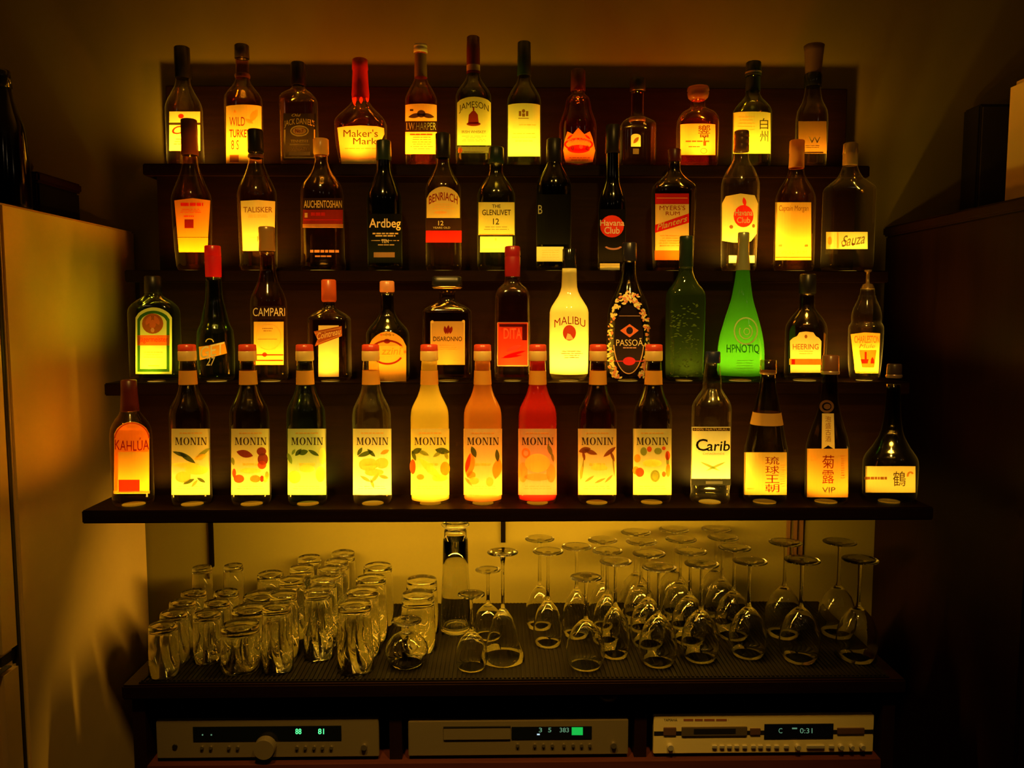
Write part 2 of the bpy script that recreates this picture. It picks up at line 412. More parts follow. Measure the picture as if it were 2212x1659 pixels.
# strip light under the lowest plank
ST = empty('strip_light', (0, 1.51, 1.166), 'slim warm strip light fixed under the front of the lowest shelf plank', 'light')
box('housing', -.56, .58, 1.520, 1.562, 1.1595, 1.1675, m_pl('white_housing', (.7, .65, .5), .5), ST)
box('tube', -.55, .57, 1.527, 1.553, 1.1562, 1.1595, m_emit('strip_tube', WARM, 1.2), ST)
light('strip_glow', 'AREA', (.02, 1.540, 1.1555), STRIP_W, (1.0, .52, .05), ST, shape='RECTANGLE', size=.96, size_y=.025, spread=math.radians(160)).rotation_euler = (math.radians(52), 0, 0)

# refrigerator at the left
FZ = atY(296, 500, 1.90).z
FD = atY(22, 440, 1.4); FY = 1.40
FG = empty('refrigerator', (XL-.33, 1.6, 0), 'tall brushed metal two-door refrigerator left of the bottle shelf', 'refrigerator')
box('cabinet', XL-.66, XL, FY+.008, YW-.002, .03, FZ, STEEL, FG, .004)
sp = atY(20, 1435, FY-.04).z
box('upper_door', XL-.66, XL-.002, FY-.062, FY, sp+.012, FZ-.004, STEEL, FG, .010)
box('lower_door', XL-.66, XL-.002, FY-.062, FY, .06, sp-.006, STEEL, FG, .010)
box('door_gap', XL-.65, XL-.012, FY-.04, FY, sp-.006, sp+.012, BLACK, FG)
box('gap_highlight', XL-.66, XL-.001, FY-.063, FY-.03, sp-.0085, sp-.0062, m_pl('highlight_metal', (.8, .75, .6), .25, .9), FG)  # added bright strip standing for the highlight line along the door gap
box('door_seal', XL-.65, XL-.006, FY, FY+.008, .06, FZ-.01, BLACK, FG)

# cabinet at the right
CZ = atY(1905, 490, 1.90).z
CB = empty('side_cabinet', (XR+.3, 1.6, 0), 'dark brown wooden cabinet right of the bottle shelf', 'cabinet')
box('body', XR, XR+.62, 1.355, YW-.002, .04, CZ-.022, WOODV, CB, .003)
box('top', XR-.008, XR+.63, 1.345, YW-.002, CZ-.022, CZ, WOODV, CB, .004)
box('door', XR+.004, XR+.616, 1.335, 1.354, .08, CZ-.03, WOODV, CB, .003)

# things standing on the refrigerator and on the side cabinet
def simple(name, prof_px, cx, Y, z0, mat, label, cat, parts=()):
    X = atY(cx, prof_px[0][0], Y).x
    r = empty(name, (X, Y, z0), label, cat); k = 1/F*Y
    pr = [(max(.0005, q*k), atY(cx, y, Y).z) for y, q in prof_px]; pr[-1] = (pr[-1][0], z0+.001)
    f = mono([-p[1] for p in pr], [p[0] for p in pr]); zz = []
    for i in range(len(pr)-1):
        for q in range(4): zz.append(pr[i][1]+(pr[i+1][1]-pr[i][1])*q/4)
    zz.append(pr[-1][1])
    bm = bmesh.new(); lathe(bm, [(f(-z), z) for z in zz], X, Y, 36); from_bm('glass_body', bm, mat, r, True)
    return r, X
r_, X_ = simple('liquor_bottle', [(185, 16), (200, 17), (235, 25), (280, 38), (340, 42), (400, 44), (425, 43)], 6, 1.55, FZ, m_glass((.10, .08, .05)), 'dark tapering bottle standing on top of the refrigerator', 'bottle')
p0, p1 = atY(6, 152, 1.55).z, atY(6, 190, 1.55).z
bm = bmesh.new(); lathe(bm, [(.0001, p0), (.0125, p0), (.014, p0-.003), (.0155, p1)], X_, 1.55, 24); from_bm('cap', bm, BLKG, r_, True)
TB = empty('serving_box', (atY(45, 400, 1.66).x, 1.66, FZ), 'low dark box behind the dark bottle on top of the refrigerator', 'box')
q0, q1 = atY(-60, 370, 1.64), atY(84, 435, 1.64)
box('tray_body', q0.x, q1.x, 1.64, 1.80, FZ+.001, q0.z-.02, BLKG, TB, .004); box('lid', q0.x-.004, q1.x+.004, 1.636, 1.804, q0.z-.02, q0.z, WOODV, TB, .004)
gx = atY(40, 330, 1.70).x
GB = empty('glass_ball_jar', (gx, 1.70, q0.z), 'small round glass jar on the low dark box above the refrigerator', 'jar')
bm = bmesh.new(); gz = q0.z+.001
lathe(bm, [(.012, gz), (.021, gz+.004), (.026, gz+.02), (.021, gz+.036), (.012, gz+.044), (.012, gz+.048)], gx, 1.70, 28); from_bm('jar_body', bm, m_glass((.5, .4, .25)), GB, True)
bm = bmesh.new(); lathe(bm, [(.0145, gz+.048), (.0145, gz+.058), (.006, gz+.062)], gx, 1.70, 24); from_bm('lid', bm, BLKG, GB, True)

q0, q1 = atY(2176, 180, 1.72), atY(2176, 400, 1.72)
PB = empty('upright_box', (q0.x+.16, 1.5, CZ), 'pale upright box standing at the far right on the dark side cabinet', 'box')
box('casing', q0.x, q0.x+.30, 1.42, 1.72, CZ+.012, q0.z, m_pl('pale_casing', (.92, .74, .36), .6), PB, .012)
box('base', q0.x+.01, q0.x+.29, 1.43, 1.71, CZ+.001, CZ+.013, BLACK, PB)
q0, q1 = atY(2103, 230, 1.86), atY(2165, 430, 1.86)
SB = empty('speaker', ((q0.x+q1.x)/2, 1.86, CZ), 'slim dark upright box against the wall beside the pale box', 'speaker')
box('enclosure', q0.x, q1.x+.03, 1.835, 1.900, CZ+.001, q0.z, BLACK, SB, .004); box('front_grille', q0.x+.006, q1.x+.024, 1.831, 1.836, CZ+.01, q0.z-.008, m_pl('dark_cloth', (.03, .027, .02), .9), SB)

# back counter with its open compartments
CT = empty('back_counter', (.035, 1.7, 0), 'dark wooden back counter holding upturned glasses above three stereo units', 'counter')
CL, CR = -.712, .782
box('worktop', CL, CR, 1.484, YW-.003, ZC-.028, ZC, WOOD, CT, .003)
UZ = .682
for x in (CL+.012, CR-.036): box('side_panel', x, x+.024, 1.50, YW-.003, .06, ZC-.0285, WOODV, CT)
dv = [atY(852, 1560, 1.5).x, atY(1387, 1560, 1.5).x]
for x in dv: box('divider', x-.012, x+.012, 1.515, YW-.003, UZ+.0005, ZC-.0285, WOODV, CT)
box('lower_shelf', CL+.036, CR-.036, 1.50, YW-.003, UZ-.022, UZ, m_pl('reddish_shelf_wood', (.10, .025, .015), .4, 0, .4, 8, (1, 12, 12)), CT)
box('back_panel', CL+.036, CR-.036, 1.885, 1.893, UZ, ZC-.0285, BLACK, CT)
box('plinth', CL+.036, CR-.036, 1.53, YW-.003, 0, UZ-.0225, WOODV, CT)
# ribbed rubber mat
MAT = tag(bpy.data.objects.new('bar_mat', None), 'dark ribbed rubber bar mat under the upturned glasses', 'mat'); MAT.location = (.03, 1.70, ZC); COL.objects.link(MAT)
RUB = m_pl('ribbed_rubber', (.0065, .0048, .0022), .5, spec=.10)
box('mat_base', CL+.03, CR-.03, 1.492, 1.897, ZC+.0005, ZC+.003, RUB, MAT)
bm = bmesh.new(); x = CL+.034
while x < CR-.036: bx(bm, x, x+.0042, 1.494, 1.895, ZC+.0025, ZC+.0058); x += .0086
from_bm('ribs', bm, RUB, MAT)
GZ = ZC+.0062

# stereo units
GOLDF = m_pl('gold_aluminium', (.88, .72, .30), .34, .10, .05, 60.0, (1, 30, 30))
def unit(px0, px1, y0, y1, label, name, face=SILV):
    a, b = atY(px0, (y0+y1)/2, 1.512), atY(px1, (y0+y1)/2, 1.512)
    zt, zb = atY(px0, y0, 1.512).z, UZ+.008
    u = empty(name, ((a.x+b.x)/2, 1.6, UZ), label, 'stereo unit', 'stereo units under the counter')
    box('faceplate', a.x, b.x, 1.512, 1.524, zb, zt, face, u, .0015); box('chassis', a.x+.004, b.x-.004, 1.524, 1.80, zb, zt-.003, BLACK, u)
    for x in (a.x+.04, b.x-.04): box('foot', x-.012, x+.012, 1.54, 1.564, UZ+.0005, zb, BLACK, u)
    return u, zt, zb
def pxr(u, name, x0, y0, x1, y1, mat, d=.0015, bev=0, Y=1.512):
    a, b = atY(x0, y0, Y), atY(x1, y1, Y); return box(name, a.x, b.x, Y-d, Y+.001, b.z, a.z, mat, u, bev)
def knob(u, name, x, y, r, d, mat, Y=1.512):
    a = atY(x, y, Y); bm = bmesh.new(); cyl_y(bm, a.x, a.z, Y-d, Y, r*Y/F*.93, r*Y/F, 28); return from_bm(name, bm, mat, u, False)
def ptext(name, it, mat, parent, Y):
    bm = art_bm(it, ())
    for v in bm.verts: v.co = atY(v.co.x, v.co.y, Y)
    me = bpy.data.meshes.new(name); bm.to_mesh(me); bm.free(); return link(name, me, mat, parent, False)
DISP = m_pl('display_glass', (.006, .008, .012), .12)
GRN = m_emit('green_segments', (.10, 1.0, .30), 1.5); GRN2 = m_emit('green_lamp', (.02, .9, .12), .55); DIMG = m_emit('dim_segments', (.35, .8, .45), .30); WHT = m_emit('white_dot', (.6, .85, 1), 1.0)
A, zt, zb = unit(338, 818, 1558, 1640, 'silver amplifier with a large round volume knob, leftmost under the counter', 'amplifier')
d = pxr(A, 'display', 417, 1570, 738, 1598, DISP)
ptext('digits', [P_text('88', 638, 1574, 651, 1586, .02), P_text('81', 687, 1574, 700, 1586, .02)], GRN, d, 1.5100)
ptext('marks', P_rect(436, 1586, 439, 1589)+P_rect(455, 1586, 458, 1589), DIMG, d, 1.5100)
knob(A, 'volume_knob', 575, 1610, 24, .018, SILV)
for x in (437, 456, 495, 514, 642, 660, 679, 697, 716): knob(A, 'button', x, 1614, 4, .004, m_pl('button_metal', (.4, .34, .24), .3, .8))
knob(A, 'headphone_socket', 378, 1613, 6, .002, BLACK); knob(A, 'power_button', 787, 1612, 7, .006, m_pl('button_metal', (.4, .34, .24), .3, .8))
Bu, zt, zb = unit(882, 1357, 1558, 1638, 'silver disc player with a green lit display, in the middle compartment', 'disc_player')
d = pxr(Bu, 'disc_tray', 958, 1570, 1103, 1596, SILV, .003, .0008)
pxr(d, 'tray_slot', 958, 1569, 1103, 1571, BLACK, .0032)
d = pxr(Bu, 'display', 1105, 1570, 1278, 1595, DISP)
ptext('digits', [P_text('3', 1164, 1572, 1171, 1582, .02), P_text('5', 1184, 1572, 1191, 1582, .02), P_text('383', 1209, 1572, 1229, 1582, .02)], DIMG, d, 1.5100)
ptext('lit_block', P_rect(1235, 1571, 1259, 1588), GRN2, d, 1.5100); ptext('marks', P_rect(1160, 1585, 1166, 1588), WHT, d, 1.5100)
for x in (1118, 1155, 1174, 1193, 1218, 1238, 1256, 1274): knob(Bu, 'button', x, 1609, 4, .004, m_pl('button_metal', (.4, .34, .24), .3, .8))
knob(Bu, 'power_button', 1325, 1608, 7, .006, m_pl('button_metal', (.4, .34, .24), .3, .8))
Cu, zt, zb = unit(1412, 1887, 1548, 1630, 'champagne gold recorder with a row of small buttons, rightmost under the counter', 'recorder', GOLDF)
pxr(Cu, 'groove', 1413, 1580, 1887, 1584, BLACK, .0008)
d = pxr(Cu, 'disc_slot', 1472, 1570, 1613, 1588, m_pl('dark_gold', (.25, .19, .10), .35, .6), .003, .0008); pxr(d, 'slot_opening', 1498, 1573, 1588, 1583, BLACK, .0035)
pxr(Cu, 'key', 1433, 1571, 1460, 1587, m_pl('brown_key', (.12, .06, .03), .4), .003, .0006); pxr(Cu, 'key', 1620, 1573, 1642, 1586, m_pl('brown_key', (.12, .06, .03), .4), .003, .0006)
pxr(Cu, 'key', 1808, 1572, 1866, 1584, m_pl('brown_key', (.12, .06, .03), .4), .003, .0006)
d = pxr(Cu, 'display', 1651, 1564, 1799, 1594, m_pl('blue_black_glass', (.006, .008, .03), .12))
ptext('digits', [P_text('C', 1682, 1573, 1690, 1584, .0), P_text('0:31', 1728, 1573, 1755, 1584, .0)]+P_rect(1711, 1572, 1722, 1575), DIMG, d, 1.5100)
for k, x in enumerate((1543, 1559, 1575, 1591, 1608, 1627, 1642, 1659, 1677, 1698)): pxr(Cu, 'button', x-5, 1609, x+5, 1615, m_pl('bright_button', (.85, .78, .6), .3, .6), .004, .0006)
for x0, x1 in ((1742, 1780), (1790, 1801)): pxr(Cu, 'button', x0, 1609, x1, 1615, m_pl('bright_button', (.85, .78, .6), .3, .6), .004, .0006)
for x, r in ((1447, 7), (1722, 6), (1815, 6), (1838, 5), (1861, 6)): knob(Cu, 'knob', x, 1611, r, .009, m_pl('bright_button', (.85, .78, .6), .3, .6))
ptext('lettering', [P_text('YAMAHA', 1434, 1552, 1463, 1558, .02)], BLACK, Cu, 1.5115); ptext('fine_print', P_lines(1472, 1553, 1578, 1558, 1, 3, .9), m_pl('print_red', (.3, .10, .04), .5), Cu, 1.5115)
q = atY(1312, 1538, 1.53)
bm = bmesh.new(); lathe(bm, [(.0225, ZC-.0285), (.0225, ZC-.045), (.018, ZC-.054), (.004, ZC-.057)], q.x, 1.53, 28)
PK = empty('puck_fitting', (q.x, 1.53, ZC-.0285), 'small dark round fitting hanging under the counter above the disc player', 'fitting'); from_bm('housing', bm, m_pl('dark_bronze', (.05, .035, .025), .4), PK, True)

# ------------------------------------------------------------------ upturned glasses on the mat
CLR = m_clear()
def lathe_me(name, prof, seg=36):
    bm = bmesh.new(); lathe(bm, prof, 0, 0, seg, False); bmesh.ops.recalc_face_normals(bm, faces=bm.faces)
    me = bpy.data.meshes.new(name); bm.to_mesh(me); bm.free(); me.materials.append(CLR); me.shade_smooth(); return me
def tumbler_me(h, rt, rm, base=.011):
    return lathe_me('tumbler', [(0, h-.0012), (rt*.6, h-.001), (rt-.004, h), (rt-.001, h-.0012), (rt, h-.004), (rt+(rm-rt)*.4, h*.6), (rm, .0008), (rm-.0008, 0), (rm-.0013, .0008), (rt+(rm-rt)*.4-.0014, h*.6), (rt-.0022, h-base-.004), (rt-.006, h-base), (0, h-base+.001)])
def place_me(me, name, px, py, h, label, group, cat='glass', Ymax=1.855):
    p = atZ(px, py, GZ+h); Y = min(Ymax, p.y); X = atY(px, py, Y).x
    o = bpy.data.objects.new(name, me); COL.objects.link(o); o.location = (X, Y, GZ+.0003); return tag(o, label, cat, group)
ORD = ['front', 'second', 'third', 'fourth', 'rearmost']
GR = 'upturned tumblers on the left of the mat'
def column(h, rt, rm, pts, what, where, base=.011):
    me = tumbler_me(h, rt, rm, base)
    for k, (x, y) in enumerate(pts):
        pos = 'rearmost' if k == len(pts)-1 else ORD[k]
        place_me(me, 'tumbler', x, y, h, '%s, %s in %s' % (what, pos, where), GR)
column(.098, .026, .0295, [(352, 1348), (375, 1322), (394, 1298), (418, 1277)], 'short clear tumbler upside down', 'the leftmost row of glasses')
column(.098, .026, .0295, [(447, 1322), (468, 1299), (489, 1277)], 'short clear tumbler upside down', 'the row of three beside the leftmost row')
me = tumbler_me(.128, .021, .025)
place_me(me, 'tumbler', 436, 1224, .128, 'slim faint tumbler upside down against the wall below the left wall rail', GR); place_me(me, 'tumbler', 504, 1220, .128, 'slim faint tumbler upside down against the wall right of the left wall rail', GR)
column(.088, .036, .039, [(518, 1348), (540, 1312), (562, 1284)], 'wide low tumbler turned upside down', 'the row of wide low tumblers', .014)
me = tumbler_me(.105, .029, .032); place_me(me, 'tumbler', 584, 1238, .105, 'faceted short tumbler upside down against the wall behind the wide low tumblers', GR)
column(.128, .0265, .0310, [(597, 1307), (612, 1281), (630, 1249), (652, 1224), (668, 1193)], 'medium tumbler upside down', 'the row of five beside the low tumblers', .013)
column(.142, .0265, .0305, [(686, 1270), (698, 1248), (712, 1226), (727, 1210), (741, 1192)], 'tall thick-based tumbler upside down', 'the row left of the wide tall glasses', .018)
column(.132, .0315, .036, [(766, 1303), (783, 1274), (801, 1247), (816, 1221)], 'wide tall glass upside down', 'the row left of the brandy glass')
column(.118, .033, .037, [(903, 1281), (911, 1250)], 'heavy-footed clear glass turned upside down', 'the pair behind the round brandy glass', .022)

def stem_glass(bowl, stem, foot, name):
    return dict(bowl=lathe_me('bowl', bowl), stem=lathe_me('stem', stem, 16), foot=lathe_me('foot', foot)), name
def bowl_prof(rim, mx, hb, hm, t=.0013):
    out = [(rim, .0006), (rim+(mx-rim)*.7, hm*.45), (mx, hm), (mx*.93, hm+(hb-hm)*.35), (mx*.68, hm+(hb-hm)*.70), (mx*.36, hm+(hb-hm)*.91), (.006, hb), (0, hb+.002)]
    inn = [(max(0, r-t), z-(.004 if i > 5 else t*.6 if i > 1 else 0)) for i, (r, z) in enumerate(out)]
    inn[-1] = (0, hb-.005)
    return [(0, hb+.002)]+[p for p in out[::-1][1:]]+[(rim-t*.5, 0)]+inn
def wine_set(H, rim, mx, hb, hm, rf, name='wine_glass'):
    st = [(0, hb-.001), (.0055, hb+.001), (.0036, hb+.010), (.0031, (hb+H)/2), (.0034, H-.014), (.006, H-.006), (0, H-.004)]
    ft = [(0, H-.006), (.006, H-.0062), (.012, H-.0042), (rf*.7, H-.0028), (rf, H-.0016), (rf, H-.0006), (rf-.001, H), (rf*.5, H-.0006), (0, H-.0016)]
    return stem_glass(bowl_prof(rim, mx, hb, hm), st, ft, name)
def put(setd, px, py, h, label, group):
    parts, name = setd; p = atZ(px, py, GZ+h); Y = min(1.862, p.y); X = atY(px, py, Y).x
    r = empty(name, (X, Y, GZ+.0003), label, 'glass', group)
    for k, me in parts.items():
        o = bpy.data.objects.new(k, me); COL.objects.link(o); o.parent = r
    return r
GW = 'upturned wine glasses on the right of the mat'
W_A = wine_set(.196, .025, .0305, .102, .030, .0325)
W_B = wine_set(.196, .029, .0385, .100, .030, .0345)
W_C = wine_set(.205, .030, .0405, .108, .034, .0350)
W_S = wine_set(.148, .026, .0320, .072, .022, .0270)
W_F = wine_set(.180, .029, .0390, .094, .026, .0310)
def wrow(st, h, pts, what, where):
    for k, (x, y) in enumerate(pts):
        pos = 'rearmost' if k == len(pts)-1 else ORD[k]
        put(st, x, y, h, '%s, %s in %s' % (what, pos, where), GW)
put(W_F, 1266, 1246, .180, 'wide low wine glass upside down at the front left of the wine glass rows', GW)
put(W_A, 1246, 1180, .196, 'slender wine glass upside down behind the wide low wine glass', GW)
wrow(W_A, .196, [(1330, 1212), (1312, 1189), (1302, 1166)], 'slender wine glass upside down', 'the first long row of wine glasses')
wrow(W_B, .196, [(1424, 1224), (1402, 1195), (1386, 1169), (1374, 1149)], 'round wine glass upside down', 'the second long row of wine glasses')
wrow(W_B, .196, [(1516, 1217), (1492, 1190), (1471, 1164), (1456, 1143)], 'round wine glass upside down', 'the third long row of wine glasses')
wrow(W_B, .196, [(1620, 1211), (1587, 1182), (1562, 1160), (1548, 1142)], 'round wine glass upside down', 'the fourth long row of wine glasses')
wrow(W_C, .205, [(1733, 1209), (1697, 1171)], 'large wine glass upside down', 'the row of two before the paired wall rails')
wrow(W_C, .205, [(1858, 1208), (1814, 1170)], 'large wine glass upside down', 'the row of two nearest the dark cabinet')
put(W_S, 1018, 1283, .148, 'small liqueur glass upside down between the carafe and the bell glass', GW)
W_D = wine_set(.200, .026, .0310, .094, .030, .0325)
put(W_D, 1184, 1190, .200, 'slim wine glass upside down just right of the bell glass', GW)
put(W_D, 1166, 1163, .200, 'faint wine glass upside down behind the slim one beside the bell glass', GW)
put(W_S, 1054, 1230, .148, 'small liqueur glass upside down behind the bell glass', GW)
bl = [(.0445, .0006), (.039, .020), (.030, .045), (.0255, .066), (.0195, .084), (.010, .098), (.005, .104), (0, .106)]
BELL = stem_glass([(0, .106)]+bl[::-1][1:]+[(.0439, 0)]+[(max(0, r-.0013), z-(.004 if i > 5 else .0006 if i else 0)) for i, (r, z) in enumerate(bl[:-1])]+[(0, .098)],
    [(0, .103), (.005, .104), (.0034, .115), (.0032, .19), (.006, .214), (0, .216)], [(0, .213), (.006, .2135), (.012, .216), (.031, .2185), (.031, .2192), (.030, .22), (0, .2185)], 'bell_glass')
put(BELL, 1086, 1192, .220, 'flared bell-shaped stem glass upside down in front of the middle wall rail', GW)
SN = wine_set(.088, .030, .0430, .066, .026, .0300, 'brandy_glass')
put(SN, 878, 1340, .088, 'round squat brandy glass upside down right of the wide tall glasses', GW)
# tall carafe with ringed neck
p = atZ(985, 1362, GZ); CA = empty('carafe', (p.x, p.y, GZ+.0003), 'tall clear carafe with a ringed neck reaching the shelf underside', 'carafe')
for nm, pr in (('body', [(0, .004), (.030, .004), (.0335, .006), (.034, .012), (.031, .09), (.028, .150), (.0265, .205), (.0255, .205), (.0265, .150), (.0295, .09), (.032, .016), (.029, .010), (0, .010)]),
               ('neck_plug', [(0, .190), (.022, .190), (.0245, .196), (.0245, .224), (.022, .228), (0, .226)]),
               ('ring', [(0, .229), (.022, .229), (.030, .235), (.031, .238), (.026, .243), (0, .243)]),
               ('ring', [(0, .244), (.022, .244), (.032, .251), (.032, .254), (.024, .260), (0, .260)]),
               ('ring', [(0, .261), (.021, .261), (.031, .268), (.031, .271), (.022, .278), (0, .278)]),
               ('foot_ring', [(.024, .0), (.0315, .0), (.033, .002), (.033, .0039), (.024, .0039)])):
    o = bpy.data.objects.new(nm, lathe_me(nm, pr+([pr[0]] if nm == 'foot_ring' else []))); COL.objects.link(o); o.parent = CA

# ------------------------------------------------------------------ bottles
PALE, CREAM, GOLD, ORNG, RED, DRED, BRN, DRK, BLK, GRN_, LEAF = (.94, .90, .52), (.94, .80, .34), (.80, .52, .16), (.92, .36, .05), (.80, .045, .025), (.30, .03, .02), (.30, .14, .05), (.07, .045, .03), (.012, .010, .010), (.05, .16, .03), (.20, .26, .06)
WHISKY, AMBER, DARK, CLEARG, GREENG = (.74, .52, .22), (.74, .44, .14), (.42, .34, .20), (.88, .85, .76), (.40, .44, .19)
kB, kDG, kDB = cap((.012, .011, .012)), cap((.012, .03, .02)), cap((.02, .03, .10))
kRED, kDR, kBRN, kGLD = cap((.55, .02, .02), .3), cap((.10, .012, .012), .35), cap((.16, .06, .03), .35), cap((.62, .42, .16), .3, .6)
def shoulders(cx, y_lip, r_neck, y_nb, y_sh, r, yb, r_lip=None): return [(y_lip, r_lip or r_neck), (y_nb, r_neck*1.06), ((y_nb*.45+y_sh*.55), r_neck*1.06+(r-r_neck)*.55), (y_sh, r*.985), (y_sh+14, r), (yb-3, r), (yb, r)]

# --- top step
T = 360
Bottle(4, 399, [(150, 14), (178, 15), (205, 26), (226, 36), (240, 38), (T, 38)], 'dark round bottle with a black cap and a cream label, leftmost on the top step',
    [('cap', [(102, 14), (104, 16), (168, 16.5), (170, 16)], kB)],
    [('label', CREAM, P_rect(366, 241, 432, 326)), ('emblem', RED, P_ell(391, 251, 6, 5)), ('band', DRK, P_rect(366, 265, 432, 270)), ('lettering', DRED, [P_text('Cl', 372, 272, 405, 290, .03, .35)]), ('fine_print', BRN, P_lines(370, 300, 428, 316, 3, 2, .3))], (.86, .74, .46), led=1.25)
Bottle(4, 527, [(124, 13.5), (170, 14), (190, 24), (210, 38), (224, 39.5), (T, 39)], 'bottle with a tall yellow label and a clear capped neck, second on the top step',
    [('cap', [(97, 13), (99, 15), (126, 15.5), (127, 15)], cap((.05, .035, .03), .25)), ('neck_ring', [(160, 15), (164, 16.5), (170, 15)], kBRN)],
    [('label', CREAM, P_arch(489, 226, 565, 353, 4)), ('lettering', DRED, [P_text('WILD', 496, 253, 529, 272, .02), P_text('TURKEY', 496, 280, 540, 297, .015), P_text('8', 500, 303, 506, 323, .0), P_text('S', 511, 303, 516, 323, .0)]), ('crest', GOLD, P_leaf(548, 250, 30, 14, -60)+P_leaf(538, 262, 20, 8, 30)+P_ell(508, 241, 3, 3)), ('stamp', BRN, P_rect(497, 335, 516, 350))], AMBER, led=1.0)
sq = lambda yl, rn, yn, ys, a, yb, nn=5.0, bb=None: [(yl, rn, rn, 2), (yn, rn*1.04, rn*1.04, 2), ((yn+ys)/2, (rn+a)*.56, (rn+(bb or a))*.56, 3), (ys, a*.985, (bb or a)*.985, nn), (ys+10, a, bb or a, nn), (yb, a, bb or a, nn)]
Bottle(4, 647, sq(160, 13, 190, 214, 36.5, T), 'square bottle with a black label printed in cream, third on the top step',
    [('cap', [(135, 13), (138, 15), (184, 16), (186, 15)], kB)],
    [('label', (.02, .016, .014), P_rect(612, 245, 682, 346)), ('lettering', CREAM, [P_text("JACK DANIEL'S", 614, 255, 680, 272, .02, 0, 6), P_text('Old', 630, 246, 650, 252, .02, .3), P_text('TENNESSEE', 628, 302, 666, 308, .02), P_text('WHISKEY', 630, 318, 664, 325, .02)]),
     ('emblem', CREAM, P_ring(647, 283, 20, 12, 3)), ('emblem', GOLD, P_ell(647, 283, 15, 8)), ('lettering', DRED, [P_text('No.7', 638, 279, 656, 287, .02)]), ('print', CREAM, P_rect(626, 311, 668, 314)+P_rect(624, 328, 670, 336)+P_rect(614, 280, 617, 342)+P_rect(677, 280, 680, 342)+P_rect(617, 339, 677, 342))], AMBER, n=5, led=.9)
Bottle(4, 780, [(150, 14, 14, 2), (210, 15, 15, 2), (232, 26, 26, 2.6), (254, 47, 40, 3.2), (268, 54, 42, 4), (300, 53, 42, 4), (T, 44, 38, 4)], 'bottle with a red dripping wax neck and a pale yellow label on the top step',
    [('wax_seal', [(127, 13), (130, 16.5), (150, 17), (153, 16), (192, 18), (205, 19), (214, 18)], kRED), ('cap', [(126, 10), (128.5, 10.5)], kDR)],
    [('label', PALE, [[(729, 276), (745, 273), (780, 271), (815, 273), (829, 277), (830, 290), (822, 306), (819, 354), (738, 354)]]), ('lettering', DRK, [P_text("Maker's", 742, 280, 816, 296, .0), P_text('Mark', 763, 298, 814, 312, .0)]), ('fine_print', GOLD, P_lines(742, 320, 815, 324, 1, 4)), ('wax_drip', RED, P_leaf(766, 213, 30, 9, 90)+P_leaf(793, 209, 24, 8, 90)+P_leaf(780, 216, 16, 7, 90))], (.70, .26, .06), n=3.6, led=1.3)
Bottle(4, 910, [(113, 12), (135, 13), (170, 13.5), (188, 22), (206, 31), (216, 34), (T, 34)], 'white capped bottle with a cream label crossed by a dark lettered band',
    [('cap', [(96, 11), (97, 14), (102, 14.5), (104, 13.5), (106, 14.5), (114, 15), (115, 14)], cap((.70, .62, .48), .3)), ('neck_label', [(118, -.4), (168, -.4)], cap((.22, .13, .05), .3))],
    [('label', CREAM, P_arch(876, 224, 943, 333, 3)), ('emblem', DRK, P_leaf(897, 250, 30, 10, -12)+P_leaf(923, 250, 30, 10, 12)+P_ell(910, 246, 9, 8)+P_rect(886, 236, 893, 240)), ('band', (.03, .018, .012), P_rect(876, 262, 943, 285)), ('lettering', PALE, [P_text('I.W.HARPER', 879, 265, 941, 281, .03)]), ('fine_print', BRN, P_lines(886, 291, 936, 326, 7, 5, .25)+P_lines(884, 289, 937, 293, 1, 3, .8))], (.90, .42, .12), led=1.0)
Bottle(4, 1023, shoulders(1023, 120, 13.5, 165, 207, 38.5, T), 'tall bottle with dark red foil neck and an arched yellow label showing a bell',
    [('cap', [(79, 11), (81, 13.5), (112, 14.5), (160, -.4), (161, -.2)], kDR), ('neck_label', [(122, -.7), (155, -.7)], cap((.35, .28, .12), .5))],
    [('label', CREAM, P_arch(988, 209, 1060, 314, 13)), ('lettering', DRK, [P_text('JAMESON', 992, 219, 1055, 237, .03, 0, 9)]), ('bell', DRED, [[(1011, 268), (1013, 248), (1020, 240), (1026, 240), (1032, 248), (1034, 268)]]+P_ell(1023, 268, 15, 4.5)+P_rect(1021.5, 232, 1024.5, 241)), ('lettering', DRK, [P_text('IRISH WHISKEY', 998, 282, 1049, 288, .01)]), ('fine_print', BRN, P_lines(996, 294, 1052, 308, 4, 8, .2)),
     ('lower_label', (.10, .09, .06), P_rect(990, 317, 1057, 331)), ('seal', ORNG, P_ell(995, 325, 5, 6)), ('rule', PALE, P_rect(1003, 328, 1052, 330))], GREENG, led=1.0)
Bottle(4, 1132, shoulders(1132, 130, 13, 170, 216, 36.5, T), 'slim dark green bottle with a plain tall yellow label, top step',
    [('cap', [(91, 12), (93, 14), (163, 15), (165, 14)], kDG)],
    [('label', PALE, P_arch(1098, 223, 1166, 338, 4)), ('crest_print', BRN, P_ell(1131, 240, 3.5, 4)+P_rect(1121, 240, 1126, 251)+P_rect(1136, 240, 1141, 251)+P_rect(1128, 245, 1134, 252)+P_rect(1120, 255, 1142, 256.5)), ('fine_print', GOLD, P_lines(1120, 269, 1160, 273, 1, 3)+P_lines(1106, 288, 1158, 312, 3, 7, .2))], GREENG, led=1.35)
